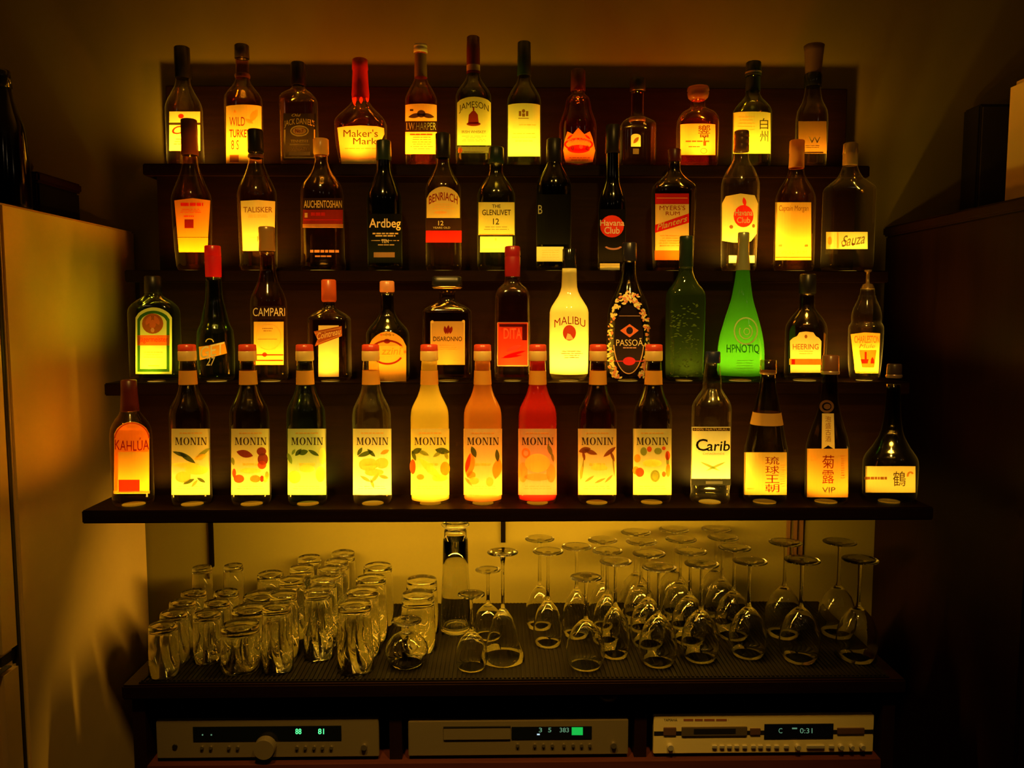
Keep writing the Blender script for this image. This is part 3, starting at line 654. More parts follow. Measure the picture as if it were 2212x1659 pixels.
Bottle(4, 1248, [(190, 14), (204, 15), (212, 24), (240, 30), (262, 38), (275, 40.5), (T, 39.5)], 'stout amber bottle with an ornate red and gold label, top step',
    [('cap', [(151, 13), (153, 15.5), (196, 16), (198, 15)], kDR)],
    [('label', GOLD, [[(1222, 350), (1217, 325), (1221, 300), (1226, 284), (1238, 290), (1249, 276), (1262, 290), (1274, 284), (1280, 300), (1285, 325), (1280, 350), (1250, 355)]]), ('print', RED, P_ring(1250, 312, 31, 14, 4)+P_ell(1250, 322, 24, 9)+P_leaf(1231, 296, 16, 4, -40)+P_leaf(1269, 296, 16, 4, 40)), ('lettering', PALE, [P_text('FOUR ROSES', 1227, 299, 1274, 306, .02, 0, 3)]), ('emblem', PALE, P_ell(1255, 317, 4, 5)), ('emblem', BRN, P_ell(1237, 320, 4, 6)+P_ell(1268, 320, 4, 6)), ('fine_print', BRN, P_lines(1228, 340, 1276, 350, 2, 4, .3))], (.85, .16, .03), led=.55)
Bottle(4, 1376, sq(195, 13, 250, 272, 37, T+2, 6), 'square clear black-topped decanter with a tiny pale tag label, top step',
    [('cap', [(169, 14), (171, 16.5), (196, 17), (198, 15)], kB), ('neck_ring', [(254, 15), (256, 18), (262, 18), (264, 15)], kBRN)],
    [('label', PALE, P_arch(1363, 289, 1384, 317, 5)), ('emblem', BRN, P_leaf(1374, 303, 18, 8, -50)), ('lower_label', (.12, .10, .07), P_rect(1367, 321, 1380, 333))], (.74, .52, .30), n=6, led=.4)
Bottle(4, 1506, [(212, 15, 15, 2), (232, 16, 16, 2), (244, 34, 32, 2.6), (258, 41, 37, 4), (275, 42, 38, 5), (T, 41, 37, 5)], 'low faceted bottle with a broad round stopper and a yellow label with brushed characters',
    [('stopper', [(187, 18), (189, 23), (197, 24), (199, 22), (203, 23.5), (212, 21), (217, 15)], m_milk((.42, .24, .14), .5))],
    [('label', PALE, P_arch(1470, 267, 1545, 335, 2)), ('lettering', DRK, [P_text('響', 1508, 270, 1534, 297, .02), P_text('Y', 1516, 293, 1527, 304, .03)]), ('fine_print', BRN, P_lines(1479, 304, 1536, 308, 1, 3, .7)+P_lines(1484, 316, 1515, 319, 1, 5, .6)), ('seal', BRN, P_rect(1519, 306, 1525, 315)+P_ring(1520, 326, 7, 6, 1))], (.88, .24, .05), n=5, led=1.25)
Bottle(4, 1624, shoulders(1624, 160, 14.5, 205, 240, 41, T+2), 'round green bottle with a yellow label and brushed characters down its right edge',
    [('cap', [(134, 14), (136, 16), (163, 17), (165, 16)], kDG), ('neck_ring', [(156, 17.5), (160, 17.5)], cap((.3, .34, .28), .3, .5)), ('neck_sleeve', [(168, -.5), (198, -.5)], kDG)],
    [('label', CREAM, P_arch(1584, 241, 1664, 332, 3)), ('lettering', DRK, P_vtext('白州', 1650, 254, 308, 18, .03)), ('fine_print', GOLD, P_lines(1592, 252, 1634, 286, 5, 9, .25))], GREENG, led=1.1)
Bottle(4, 1753, [(140, 13), (200, 17), (222, 22), (240, 31), (262, 33.5), (T+2, 32)], 'tall dark bottle with a flared brown stopper and a brown label',
    [('stopper', [(97, 19), (99, 21.5), (112, 20), (150, 17), (165, 17)], cap((.11, .055, .028), .5)), ('neck_ring', [(160, 17.5), (166, 19), (185, 18.5), (188, 17.5)], BLKG)],
    [('label', (.14, .08, .025), P_rect(1725, 262, 1785, 332)), ('emblem', CREAM, [P_text('W', 1747, 296, 1772, 309, .04)]), ('rule', GOLD, P_rect(1732, 328, 1778, 331)), ('fine_print', GOLD, P_lines(1736, 314, 1774, 322, 2, 5, .3))], (.70, .52, .26), led=1.2)

# --- third step
T = 588
Bottle(3, 416, [(335, 15), (352, 16), (390, 27), (418, 38), (432, 41), (T-40, 37), (T, 34)], 'amber bottle with a tapering orange label, leftmost on the third step',
    [('cap', [(258, 14), (260, 16.5), (290, 17), (292, 16.5), (334, 17.5), (336, 16.5)], cap((.20, .05, .02), .35))],
    [('label', (.95, .42, .07), [[(377, 433), (416, 428), (454, 433), (449, 512), (384, 512)]]), ('lower_label', (.95, .46, .06), [[(384, 513), (449, 513), (448, 545), (387, 545)]]), ('lettering', RED, P_lines(381, 438, 448, 446, 1, 6, .9)+P_lines(384, 452, 440, 462, 3, 2, .3)+P_lines(392, 466, 424, 470, 1, 2, .6)), ('emblem', DRED, P_rect(399, 474, 418, 493))], AMBER, led=.95)
Bottle(3, 557, [(325, 14), (345, 15), (375, 24), (408, 38), (422, 41), (T, 38.5)], 'dark bottle with a black cap and plain yellow label, second on the third step',
    [('cap', [(280, 14), (283, 16), (328, 16.5), (331, 15)], kB), ('neck_ring', [(334, 15.5), (338, 17), (342, 15.5)], kBRN)],
    [('label', PALE, [[(520, 434), (557, 432), (594, 435), (592, 542), (525, 542)]]), ('lettering', BRN, [P_text('TALISKER', 526, 447, 588, 459, .01)]), ('fine_print', GOLD, P_lines(536, 464, 578, 472, 2, 3, .35)+P_rect(540, 512, 572, 513)), ('lettering', BRN, [P_text('10', 556, 510, 566, 522)])], WHISKY, led=1.05)
Bottle(3, 697, [(335, 13.5), (350, 14), (375, 24), (398, 40), (420, 45), (T-30, 46.5), (T, 50)], 'bell shaped clear bottle with glowing neck, dark red band label and gold capitals',
    [('cap', [(300, 14), (302, 16.5), (332, 16.5), (336, 14.5)], cap_t((1, .66, .16)))],
    [('label', (.05, .025, .02), P_rect(655, 428, 740, 452)), ('lettering', GOLD, [P_text('AUCHENTOSHAN', 657, 433, 738, 449, .01)]), ('lower_label', DRED, P_rect(655, 453, 740, 492)), ('seal', CREAM, P_rect(659, 460, 665, 470)), ('print', RED, P_lines(668, 459, 706, 468, 1, 5, .8)+P_rect(657, 474, 738, 476)), ('rule', GOLD, P_rect(655, 484, 740, 492)), ('etching', (.35, .2, .14), P_lines(668, 540, 734, 548, 1, 4, .7)+P_lines(676, 552, 720, 556, 1, 5, .8))], (.60, .38, .22), led=.35)
Bottle(3, 831, [(335, 15), (368, 16.5), (395, 26), (418, 35), (432, 37.5), (T, 37)], 'black round bottle with pale gothic lettering straight on the glass, fourth on the third step',
    [('cap', [(304, 14.5), (306, 16), (345, 16.5), (347, 16)], kDG)],
    [('label', (.012, .012, .011), P_rect(796, 462, 866, 568)), ('lettering', (.9, .75, .5), [P_text('Ardbeg', 798, 472, 865, 498, .045)]), ('fine_print', (.8, .6, .3), P_lines(803, 503, 862, 513, 2, 4, .6)+P_lines(800, 519, 864, 524, 1, 8, .25)+P_lines(812, 528, 856, 532, 1, 5, .5)), ('lettering', (.9, .75, .5), [P_text('TEN', 824, 517, 839, 525, .02)]), ('print', (.55, .30, .12), P_rect(808, 545, 852, 556))], (.16, .2, .12), led=.5)
Bottle(3, 958, [(330, 13), (352, 14), (378, 24), (400, 36), (412, 38), (T, 38.5)], 'bottle with an arched yellow label above a dark band and a red band',
    [('cap', [(288, 13), (290, 15.5), (340, 16), (342, 15)], kB)],
    [('label', (.95, .82, .34), P_arch(922, 403, 993, 471, 26)), ('lettering', DRED, [P_text('BENRIACH', 927, 415, 988, 433, .02, 0, 9)]), ('fine_print', GOLD, P_lines(932, 440, 984, 455, 3, 6, .3)+P_ell(952, 459, 14, 3)), ('lower_label', (.04, .02, .016), P_rect(921, 473, 996, 497)), ('lettering', CREAM, [P_text('12', 947, 477, 958, 487, .03), P_text('YEARS OLD', 936, 490, 972, 494)]), ('strip_label', (.45, .02, .015), P_rect(921, 498, 996, 524))], WHISKY, led=.75)
Bottle(3, 1072, shoulders(1072, 350, 14.5, 372, 420, 41, T), 'dark green bottle with a two part cream label reading twelve, third step',
    [('cap', [(318, 14), (320, 16), (352, 17), (354, 15.5)], kDG)],
    [('label', CREAM, P_rect(1034, 437, 1111, 508)), ('lettering', DRK, [P_text('THE', 1063, 442, 1081, 449, .02), P_text('GLENLIVET', 1042, 453, 1103, 465, .015), P_text('12', 1065, 472, 1078, 485, .03)]), ('fine_print', BRN, P_lines(1046, 490, 1099, 500, 2, 3, .2)), ('border', BRN, P_rect(1036, 506, 1109, 508)), ('lower_label', PALE, P_rect(1038, 511, 1106, 545)), ('fine_print', GOLD, P_rect(1042, 538, 1102, 539)+P_ell(1071, 517, 2, 3))], GREENG, led=1.1)
Bottle(3, 1196, shoulders(1196, 325, 14, 350, 400, 38, T), 'black bottle with only a small pale yellow strip label near its foot, third step',
    [('cap', [(300, 14), (302, 16), (350, 17), (352, 16)], kB)],
    [('label', (.014, .013, .013), P_rect(1162, 420, 1230, 528)), ('lettering', (.3, .3, .3), [P_text('B', 1163, 443, 1172, 462)]), ('strip_label', PALE, P_rect(1160, 533, 1217, 565)), ('fine_print', GOLD, P_lines(1166, 540, 1212, 560, 4, 5, .2))], (.10, .10, .09), led=1.1)
Bottle(3, 1322, [(300, 14), (360, 15), (395, 17), (425, 27), (448, 30), (T, 29.5)], 'slender black long-necked bottle with a red disc logo, third step',
    [('cap', [(270, 13.5), (272, 15.5), (330, 16), (332, 15)], kB)],
    [('label', (.014, .012, .012), P_rect(1294, 452, 1350, 566)), ('emblem', (.92, .05, .02), P_ell(1322, 489, 25, 24)), ('lettering', (.95, .75, .6), [P_text('Havana', 1297, 475, 1348, 488, .03), P_text('Club', 1306, 490, 1338, 505, .03)]), ('print', (.8, .35, .25), P_ring(1325, 530, 19, 10, 4, 12, 20, 160)), ('strip_label', PALE, P_rect(1297, 569, 1338, 583))], (.14, .10, .07), led=1.0)
Bottle(3, 1454, [(345, 13, 13, 2), (368, 14, 14, 2), (388, 30, 24, 2.6), (402, 44, 34, 4), (414, 45, 36, 5), (T-8, 40, 35, 5), (T, 39, 35, 5)], 'broad shouldered bottle with a red topped label crossed by a slanting ribbon, third step',
    [('cap', [(322, 12.5), (324, 14), (348, 14.5), (350, 14)], kDR)],
    [('label', CREAM, P_rect(1416, 440, 1488, 541)), ('band', (.55, .02, .02), P_rect(1416, 418, 1488, 441)), ('rule', GOLD, P_rect(1419, 427, 1485, 429)), ('lettering', DRED, [P_text("MYERS'S", 1425, 444, 1480, 454, .03), P_text('RUM', 1438, 457, 1468, 465, .03)]), ('print', (.6, .02, .02), [[(1416, 486), (1488, 461), (1488, 481), (1416, 503)]]), ('lettering', GOLD, [P_text('Planters', 1420, 475, 1484, 488, .01, .2, 0, -10)]), ('fine_print', GOLD, P_lines(1421, 508, 1480, 535, 5, 9, .4)), ('lower_label', (.95, .24, .03), P_rect(1416, 541, 1486, 562))], (.30, .18, .10), n=5, led=1.15)
Bottle(3, 1597, [(325, 15), (345, 16.5), (365, 28), (392, 39), (404, 40.5), (T, 37)], 'bottle with ribbed bronze cap and arched yellow label bearing a red disc',
    [('cap', [(283, 13.5), (284.5, 15.5), (296, 16), (298, 15.2), (300, 16), (310, 16), (312, 15.4), (314, 16), (327, 16.5), (328, 16)], cap((.34, .17, .07), .3, .5))],
    [('label', (.95, .80, .34), [[(1560, 520), (1560, 440), (1568, 424), (1600, 418), (1630, 422), (1637, 440), (1634, 505), (1622, 521), (1614, 524), (1584, 524)]]), ('emblem', (.85, .04, .02), P_ell(1606, 467, 21, 24)+P_leaf(1608, 436, 20, 8, 80)), ('lettering', PALE, [P_text('Havana', 1588, 453, 1625, 466, .02), P_text('Club', 1592, 469, 1620, 482, .02)]), ('print', BRN, P_ell(1580, 490, 4, 4)+P_ell(1627, 488, 3, 4)), ('strip_label', PALE, P_rect(1575, 552, 1629, 568))], CLEARG, led=1.15)
Bottle(3, 1716, [(352, 15), (378, 18), (400, 30), (422, 40), (436, 42), (T, 42.5)], 'bottle with a tan cap and tall yellow label, second from right, third step',
    [('cap', [(303, 13.5), (305, 15.5), (330, 16), (332, 15.4), (362, 16.2), (364, 15.5)], cap_t((.75, .38, .12)))],
    [('label', (.95, .78, .28), P_rect(1675, 437, 1752, 562)), ('lettering', BRN, [P_text('Captain Morgan', 1683, 444, 1746, 459, .01, .1)]), ('print', GOLD, P_rect(1682, 528, 1690, 533)+P_rect(1738, 528, 1745, 533)), ('lettering', GOLD, [P_text('SPICED RUM', 1686, 541, 1742, 549)]), ('rule', ORNG, P_rect(1676, 555, 1751, 557))], AMBER, led=1.1)
Bottle(3, 1831, [(352, 14, 14, 2), (362, 16, 16, 2), (385, 26, 24, 2.6), (402, 45, 36, 4), (412, 48, 38, 6), (T-4, 48, 38, 6)], 'square clear bottle with a narrow yellow script label, rightmost on the third step',
    [('cap', [(309, 13), (311, 15), (328, 15.5), (330, 16), (333, 16), (335, 15.5), (356, 15.5), (358, 14.5)], cap((.60, .50, .28), .3, .4))],
    [('label', (.90, .82, .36), P_rect(1785, 501, 1874, 538)), ('lettering', (.22, .2, .1), [P_text('Sauza', 1818, 506, 1868, 530, .01, .35, 0, -4)]), ('print', GOLD, P_ell(1793, 520, 5, 9)+P_rect(1808, 503, 1811, 536)), ('emblem', BRN, P_ring(1824, 525, 7, 6, 1.5)+P_ell(1842, 528, 3, 3))], CLEARG, n=6, led=.45)

# --- second step
T = 828
Bottle(2, 336, [(628, 15, 15, 2), (638, 18, 17, 2), (650, 34, 27, 3), (664, 46, 32, 4.5), (676, 48.5, 33, 5), (T, 49, 33, 5)], 'flat dark green bottle with an arched bordered label and round stag emblem',
    [('cap', [(596, 14), (598, 17), (632, 18), (634, 17)], kB)],
    [('label', PALE, P_arch(293, 664, 371, 808, 22)), ('border', GRN_, P_archring(297, 671, 366, 803, 19, 6)), ('emblem', (.42, .12, .03), P_ell(330, 699, 23, 22)), ('emblem', (.85, .40, .12), P_leaf(321, 692, 22, 10, -62)+P_leaf(339, 692, 22, 10, 62)+P_ell(330, 700, 7, 9)), ('emblem', PALE, P_ell(330, 713, 4, 5)), ('band', (.92, .22, .03), P_rect(297, 724, 366, 746)), ('lettering', RED, [P_text('Jägermeister', 301, 727, 363, 742, .02)]), ('fine_print', GOLD, P_lines(310, 760, 354, 776, 3, 4, .3)+P_rect(321, 789, 345, 791))], (.28, .40, .12), n=5, led=1.2)
Bottle(2, 466, [(598, 16), (640, 18), (672, 24), (700, 30), (715, 37), (760, 39), (T, 37)], 'dark green bottle with a square red cap and a slanted orange ribbon, second step',
    [('cap', [(531, 15), (532.5, 16.5), (552, 17), (553, 16.5), (555, 17), (597, 16.5), (599, 16)], cap_t((.80, .02, .03)))],
    [('ribbon', (.95, .34, .04), [[(430, 749), (452, 746), (485, 738), (490, 763), (468, 769), (432, 778)]]), ('lettering', PALE, [P_text('GET', 433, 744, 484, 770, .03, 0, 0, -6)]), ('lettering', PALE, [P_text('27', 446, 771, 465, 790, .04, .25)]), ('emblem', GOLD, P_ring(453, 739, 9, 8, 2, 16, 180, 360))], (.30, .45, .28), led=.4)
Bottle(2, 582, [(545, 15), (580, 16), (610, 22), (638, 34), (656, 38), (T, 37.5)], 'bottle with a tan and brown banded cap, white capitals above a yellow label, second step',
    [('cap', [(490, 15), (492, 17), (502, 17), (504, 16.4), (518, 17), (520, 16.4), (541, 17.5), (543, 16.5)], cap((.40, .22, .08), .3, .3))],
    [('label', (.03, .015, .012), P_rect(546, 661, 616, 690)), ('lettering', (.95, .80, .55), [P_text('CAMPARI', 547, 665, 615, 683, .04)]), ('lower_label', (.95, .76, .22), P_rect(549, 695, 612, 788)), ('fine_print', BRN, P_rect(557, 732, 598, 733)+P_lines(566, 709, 590, 719, 2, 4, .3)), ('border', GOLD, P_ring(580, 728, 27, 28, 1)), ('print', (.7, .1, .02), P_rect(551, 765, 611, 768)+P_rect(551, 777, 611, 780)+P_ell(572, 766, 5, 5))], (.72, .46, .18), led=.9)
Bottle(2, 713, sq(650, 12, 664, 688, 43, T-2, 5, 36), 'squat square dark bottle with a white label under a slanted ribbon',
    [('cap', [(604, 13), (606, 15.5), (648, 16), (652, 14)], cap_t((.75, .16, .04))), ('neck_ring', [(676, 14), (690, 15)], kDR)],
    [('label', PALE, P_rect(688, 703, 732, 814)), ('ribbon', (.45, .14, .05), [[(678, 716), (738, 704), (739, 726), (680, 748), (686, 733)]]), ('rule', GOLD, [[(680, 719), (737, 707), (737, 709), (680, 721)], [(684, 742), (738, 722), (738, 724), (684, 744)]]), ('lettering', (.95, .62, .25), [P_text('Cointreau', 685, 714, 736, 728, .01, .2, 0, -6)])], (.34, .20, .10), n=5, led=1.5)
Bottle(2, 838, [(632, 14), (672, 15.5), (690, 24), (708, 40), (722, 46), (T, 46)], 'dark bottle with an orange cap and an orange arched label with dark curves',
    [('cap', [(607, 13), (609, 15.5), (629, 16), (631, 15)], cap_t((.90, .42, .20)))],
    [('label', (.95, .48, .08), P_arch(797, 716, 877, 824, 32)), ('print', DRED, P_ring(837, 760, 37, 26, 4, 14, 205, 335)+P_ring(837, 762, 34, 26, 4, 14, 25, 155)+P_ell(836, 737, 7, 5)), ('band', (.96, .78, .18), P_rect(812, 747, 870, 769)), ('lettering', (.80, .5, .10), [P_text('zzini', 824, 751, 866, 766, .02, .2)]), ('print', (.7, .2, .05), P_ell(874, 760, 2.5, 3)+P_ell(824, 723, 2.5, 2))], (.26, .22, .14), led=1.05)
Bottle(2, 967, sq(628, 17, 650, 672, 52, T-4, 6, 40), 'broad square bottle with a square black cap and a tan label, second step',
    [('cap', [(597, 26), (599, 31), (616, 32), (618, 31)], kB, 6.0), ('cap_ring', [(618, 28), (621, 32), (624, 28)], kGLD, 4.0)],
    [('label', (.80, .56, .20), P_rect(930, 694, 1004, 788)), ('border', CREAM, P_rect(930, 694, 932, 788)+P_rect(1002, 694, 1004, 788)+P_ell(934, 695, 3, 3)+P_ell(1001, 694, 3, 3)), ('emblem', DRED, P_leaf(962, 713, 18, 7, 80)+P_leaf(968, 712, 20, 7, 95)+P_leaf(974, 713, 17, 7, 105)), ('lettering', DRK, [P_text('DISARONNO', 936, 727, 998, 737, .025)]), ('fine_print', GOLD, P_lines(942, 744, 992, 758, 3, 6, .35)+P_rect(980, 778, 994, 779))], (.42, .24, .10), n=6, led=.75)
Bottle(2, 1107, [(594, 16, 16, 2), (610, 17, 17, 2), (622, 30, 26, 3), (640, 37, 32, 4), (700, 38, 33, 4), (T-6, 39, 34, 4)], 'dark red capped bottle with a bright red label, second step',
    [('cap', [(532, 14), (534, 16.5), (552, 17), (554, 16), (556, 17), (596, 16.5), (598, 16)], cap((.30, .012, .02), .3))],
    [('label', (.85, .06, .03), P_rect(1076, 697, 1139, 790)), ('print', (.10, .015, .015), P_rect(1079, 700, 1137, 706)+P_rect(1128, 700, 1138, 735)), ('lettering', (.98, .35, .20), [P_text('DITA', 1088, 709, 1127, 732, .02)]), ('print', (.55, .01, .01), P_leaf(1112, 764, 50, 6, -15)+P_leaf(1105, 770, 46, 5, -8)), ('print', (.98, .2, .15), P_leaf(1110, 752, 36, 10, -20)), ('border', (.75, .35, .2), P_rect(1076, 788, 1139, 791)+P_rect(1075, 697, 1077, 790)+P_rect(1138, 697, 1140, 790)+P_rect(1076, 696, 1139, 698))], (.62, .40, .32), n=4, led=.7)
Bottle(2, 1229, [(580, 15.5), (620, 17), (640, 24), (662, 38), (675, 42), (740, 42.5), (T-12, 41), (T, 38)], 'smooth opaque pale yellow bottle with a black cap and red palm emblem',
    [('cap', [(537, 13), (539, 15), (578, 15.5), (581, 15)], BLKG)],
    [('lettering', DRED, [P_text('MALIBU', 1198, 683, 1264, 700, .03, 0, 8)]), ('emblem', (.72, .08, .03), P_ell(1230, 719, 14, 17)), ('emblem', CREAM, [[(1222, 734), (1240, 734), (1232, 722), (1226, 720)]]), ('fine_print', GOLD, P_lines(1212, 758, 1258, 776, 4, 3, .4))], milk=(.95, .88, .48), led=.8)
fl = []; rn = random.Random(5)
for k in range(330):
    a = rn.uniform(0, 2*math.pi); q = rn.uniform(1.08, 1.42); fl.append((1358+33*q*math.cos(a), 740+80*q*math.sin(a), rn.uniform(1.8, 3.8), rn.uniform(0, 180), k))
fl = [f for f in fl if abs(f[0]-1358) < 44 and f[1] < 818]
Bottle(2, 1357, [(560, 14), (590, 16), (625, 26), (650, 38), (680, 45), (760, 46.5), (T-14, 45), (T, 38)], 'black bottle with a dark oval label ringed by a dense pale flower pattern, second step',
    [('cap', [(524, 13.5), (526, 15.5), (562, 16), (564, 15)], cap((.02, .018, .035), .3))],
    [('floral_print', CREAM, [p for f in fl if f[4] % 3 != 1 for p in P_leaf(f[0], f[1], f[2]*3.0, f[2]*1.4, f[3])]), ('floral_print', (.8, .3, .15), [p for f in fl if f[4] % 3 == 1 for p in P_leaf(f[0], f[1], f[2]*2.4, f[2]*1.6, f[3])]),
     ('label', (.02, .014, .022), P_ell(1358, 732, 31, 74, 0, 28)), ('border', (.8, .5, .25), P_ring(1358, 732, 33, 76, 2, 28, 10, 170)), ('emblem', (.92, .22, .08), [[(1340, 714), (1360, 700), (1379, 714), (1360, 729)]]), ('emblem', (.03, .02, .05), P_ell(1360, 714, 7, 8)), ('lettering', (.95, .82, .5), [P_text('PASSOÃ', 1332, 730, 1388, 747, .03)]), ('fine_print', (.7, .4, .3), P_lines(1345, 750, 1376, 753, 1, 3, .8)+P_rect(1338, 682, 1382, 683)), ('emblem', (.75, .04, .06), P_ell(1359, 780, 13, 9)+P_rect(1330, 779, 1388, 781))], (.30, .22, .16), led=1.0)
Bottle(2, 1479, [(575, 15, 15, 2), (590, 16, 16, 2), (615, 28, 24, 3), (632, 38, 32, 5), (645, 39, 33, 6), (T, 37, 33, 6)], 'tall square dim green bottle with a pebbled surface, beside the glowing green bottle',
    [('cap', [(510, 13.5), (512, 15), (525, 15.5), (526, 15), (540, 15.5), (541, 15), (574, 15.5), (577, 15)], kDG)],
    [('pebble_print', (.09, .15, .03), [p for k in range(150) for p in P_leaf(1449+rn.uniform(0, 60), 655+rn.uniform(0, 160), rn.uniform(4, 8), rn.uniform(1.5, 3), rn.uniform(-40, 40))])], milk=(.05, .10, .02), n=6, led=.14)
Bottle(2, 1601, [(545, 11.5), (580, 14), (640, 22), (690, 36), (730, 46), (770, 50), (800, 50), (T, 43)], 'teardrop frosted green bottle with a pale spiral emblem, second step',
    [('cap', [(502, 10.5), (504, 12), (520, 12.5), (521, 12), (545, 12.5), (582, 15.4), (584, 15)], cap((.42, .44, .24), .3, .5))],
    [('emblem', (.55, .75, .30), P_ring(1611, 715, 26, 30, 3)+P_ring(1611, 716, 15, 17, 2.5, 18, -60, 210)+P_ring(1613, 716, 7, 8, 2)), ('lettering', (.03, .30, .03), [P_text('HPNOTIQ', 1570, 744, 1640, 765, .01)]), ('fine_print', (.08, .32, .02), P_lines(1585, 778, 1632, 806, 5, 5, .2))], milk=(.08, .50, .03), led=.45)
Bottle(2, 1740, [(632, 16), (665, 17), (680, 28), (700, 41), (712, 43.5), (T-2, 43)], 'dark bottle with a stepped-top yellow label crossed by an orange band',
    [('cap', [(592, 14.5), (594, 17), (632, 18), (634, 17)], kB)],
    [('label', PALE, [[(1708, 805), (1707, 736), (1713, 730), (1722, 726), (1727, 718), (1741, 716), (1757, 718), (1762, 726), (1769, 730), (1774, 737), (1772, 805)]]), ('lettering', BRN, [P_text('HEERING', 1713, 743, 1768, 755, .02)]), ('emblem', BRN, P_ell(1741, 727, 3, 4)), ('band', (.92, .25, .03), P_rect(1706, 775, 1773, 788)), ('seal', DRED, P_rect(1711, 776, 1718, 787)), ('fine_print', GOLD, P_lines(1722, 758, 1760, 768, 2, 5, .3))], (.36, .24, .14), led=1.3)
Bottle(2, 1869, [(622, 14), (640, 16), (665, 27), (685, 31), (696, 30), (704, 35), (712, 36), (780, 34), (T-8, 32), (T, 30)], 'clear tapering bottle with a thin pourer and an orange label',
    [('pourer', [(583, 7), (586, 8), (589, 3.5), (612, 4), (614, 10), (624, 14.5)], cap((.42, .30, .14), .3, .5)), ('neck_ring', [(638, 17), (642, 18.5), (646, 18)], m_glass(CLEARG))],
    [('label', (.95, .46, .08), [[(1838, 722), (1868, 718), (1901, 720), (1897, 806), (1848, 806)]]), ('lettering', (.6, .16, .04), [P_text('CHARLESTON', 1846, 725, 1899, 741, .03), P_text('Mule', 1856, 743, 1890, 752, .02, .3)]), ('print', (.97, .66, .14), [[(1856, 756), (1893, 756), (1888, 794), (1862, 794)]]), ('emblem', DRED, P_rect(1868, 760, 1872, 776)+[[(1859, 776), (1876, 776), (1874, 785), (1862, 785)], [(1880, 785), (1881, 776), (1884, 771), (1887, 776), (1888, 785)]]), ('border', CREAM, P_rect(1849, 803, 1896, 806))], CLEARG, led=1.05)

# --- bottom step
T = 1100
Bottle(1, 286, [(860, 15), (884, 17), (905, 30), (925, 40), (945, 42), (T, 42)], 'dark brown bottle with an orange arched label, leftmost on the bottom step',
    [('cap', [(820, 13), (822, 16), (845, 16.5), (872, 18), (886, 19), (888, 18)], kDR)],
    [('label', (.97, .66, .14), P_arch(247, 911, 322, 1066, 26)), ('print', (.95, .42, .05), P_arch(248, 913, 321, 976, 25)), ('border', (.45, .12, .03), P_ring(285, 950, 38, 38, 3, 16, 185, 355)), ('lettering', (.30, .03, .06), [P_text('KAHLÚA', 249, 946, 321, 974, .03, 0, -3)]), ('border', (.95, .42, .05), P_rect(248, 976, 256, 1060)), ('print', (.60, .05, .02), P_rect(257, 1036, 301, 1062)), ('border', CREAM, P_rect(247, 1060, 322, 1066))], (.52, .32, .11), led=.9)  # inner glow put into the label's yellow base; arch and border stay orange
SYR = 'syrup bottles on the bottom step'
MB, MO, MP, MR, MG = (.10, .14, .04), (.95, .42, .06), (.28, .05, .05), (.75, .12, .04), (.30, .36, .10)
YEL = (.98, .90, .25)
def syrup(cx, yb, label, art, glass=DARK, milk=None, led=1.0, capx=0):
    a = [('label', (.95, .90, .52), P_rect(cx-41, 926, cx+41, 1069)), ('lettering', DRK, P_serif('MONIN', cx-33, 945, cx+34, 961)), ('fine_print', GOLD, P_lines(cx-26, 934, cx+26, 939, 1, 4, .6)+P_lines(cx-30, 1050, cx+30, 1060, 2, 7, .2)), ('fine_print', (.93, .70, .20), P_lines(cx-20, 1000, cx+20, 1008, 1, 9, .7))]
    cols = {}
    for c, it in art: cols.setdefault(c, []).extend([[(x+cx, y) for x, y in p] for p in it])
    for c, it in cols.items(): a.append(('fruit_print', c, it))
    mt = cap_t((.95, .78, .28))
    return Bottle(1, cx, [(776, 16), (800, 17.5), (832, 19), (856, 26), (878, 37), (890, 40), (905, 41), (T-3, 41), (T, 41)], label,
        [('cap', [(744, 15.5), (745.5, 18), (757, 18.5), (758, 18)], cap_t((.85, .10, .05))), ('cap_band', [(758, 18), (759, 18.8), (777, 19), (779, 18)], mt), ('neck_label', [(800, -.5), (830, -.5)], cap_t((.95, .46, .07)))],
        a, glass, 'syrup_bottle', 'bottle', SYR, led, milk=milk)
L, E_ = P_leaf, P_ell
syrup(412, 1100, 'dark syrup bottle whose label shows green leaves above pale yellow fruit, first of the row', [(MB, L(-8, 988, 44, 11, 35)+L(-22, 981, 34, 8, 20)+L(-4, 1040, 26, 8, -25)+L(22, 1037, 20, 7, 30)), (MG, L(26, 978, 36, 8, -35)+L(8, 1044, 20, 6, -50)), ((.95, .62, .08), L(20, 987, 28, 12, -20)), (YEL, E_(12, 1015, 24, 10)+E_(-16, 1030, 16, 12)+L(-10, 1005, 60, 12, 5))])
syrup(541, 1099, 'dark syrup bottle whose label shows purple fruit and a maroon leaf', [(MP, L(-12, 980, 36, 16, 15)+E_(23, 975, 10, 9)+E_(26, 992, 11, 13)), (MR, E_(-24, 1034, 11, 9)+E_(24, 1004, 9, 9)+E_(-34, 1022, 4, 10)), (MO, E_(10, 1034, 11, 8)), (YEL, E_(10, 1034, 7, 5)+E_(31, 1034, 5, 8)+E_(0, 1016, 22, 6)), (MP, E_(24, 1034, 4, 7)), (MG, L(-36, 996, 18, 7, 80)+E_(34, 1026, 4, 8))])
syrup(663, 1098, 'green tinted syrup bottle whose label shows grey leaves and lemon yellow fruit', [(MB, L(-18, 977, 20, 9, -50)+L(-8, 977, 22, 12, -15)+L(14, 978, 26, 8, 30)), (MG, L(-36, 990, 26, 9, 70)+L(-28, 976, 14, 6, -60)), (YEL, E_(28, 1024, 10, 17)+E_(-26, 1030, 13, 14)+E_(32, 985, 7, 18)+E_(0, 1012, 16, 8))], glass=(.30, .42, .26))
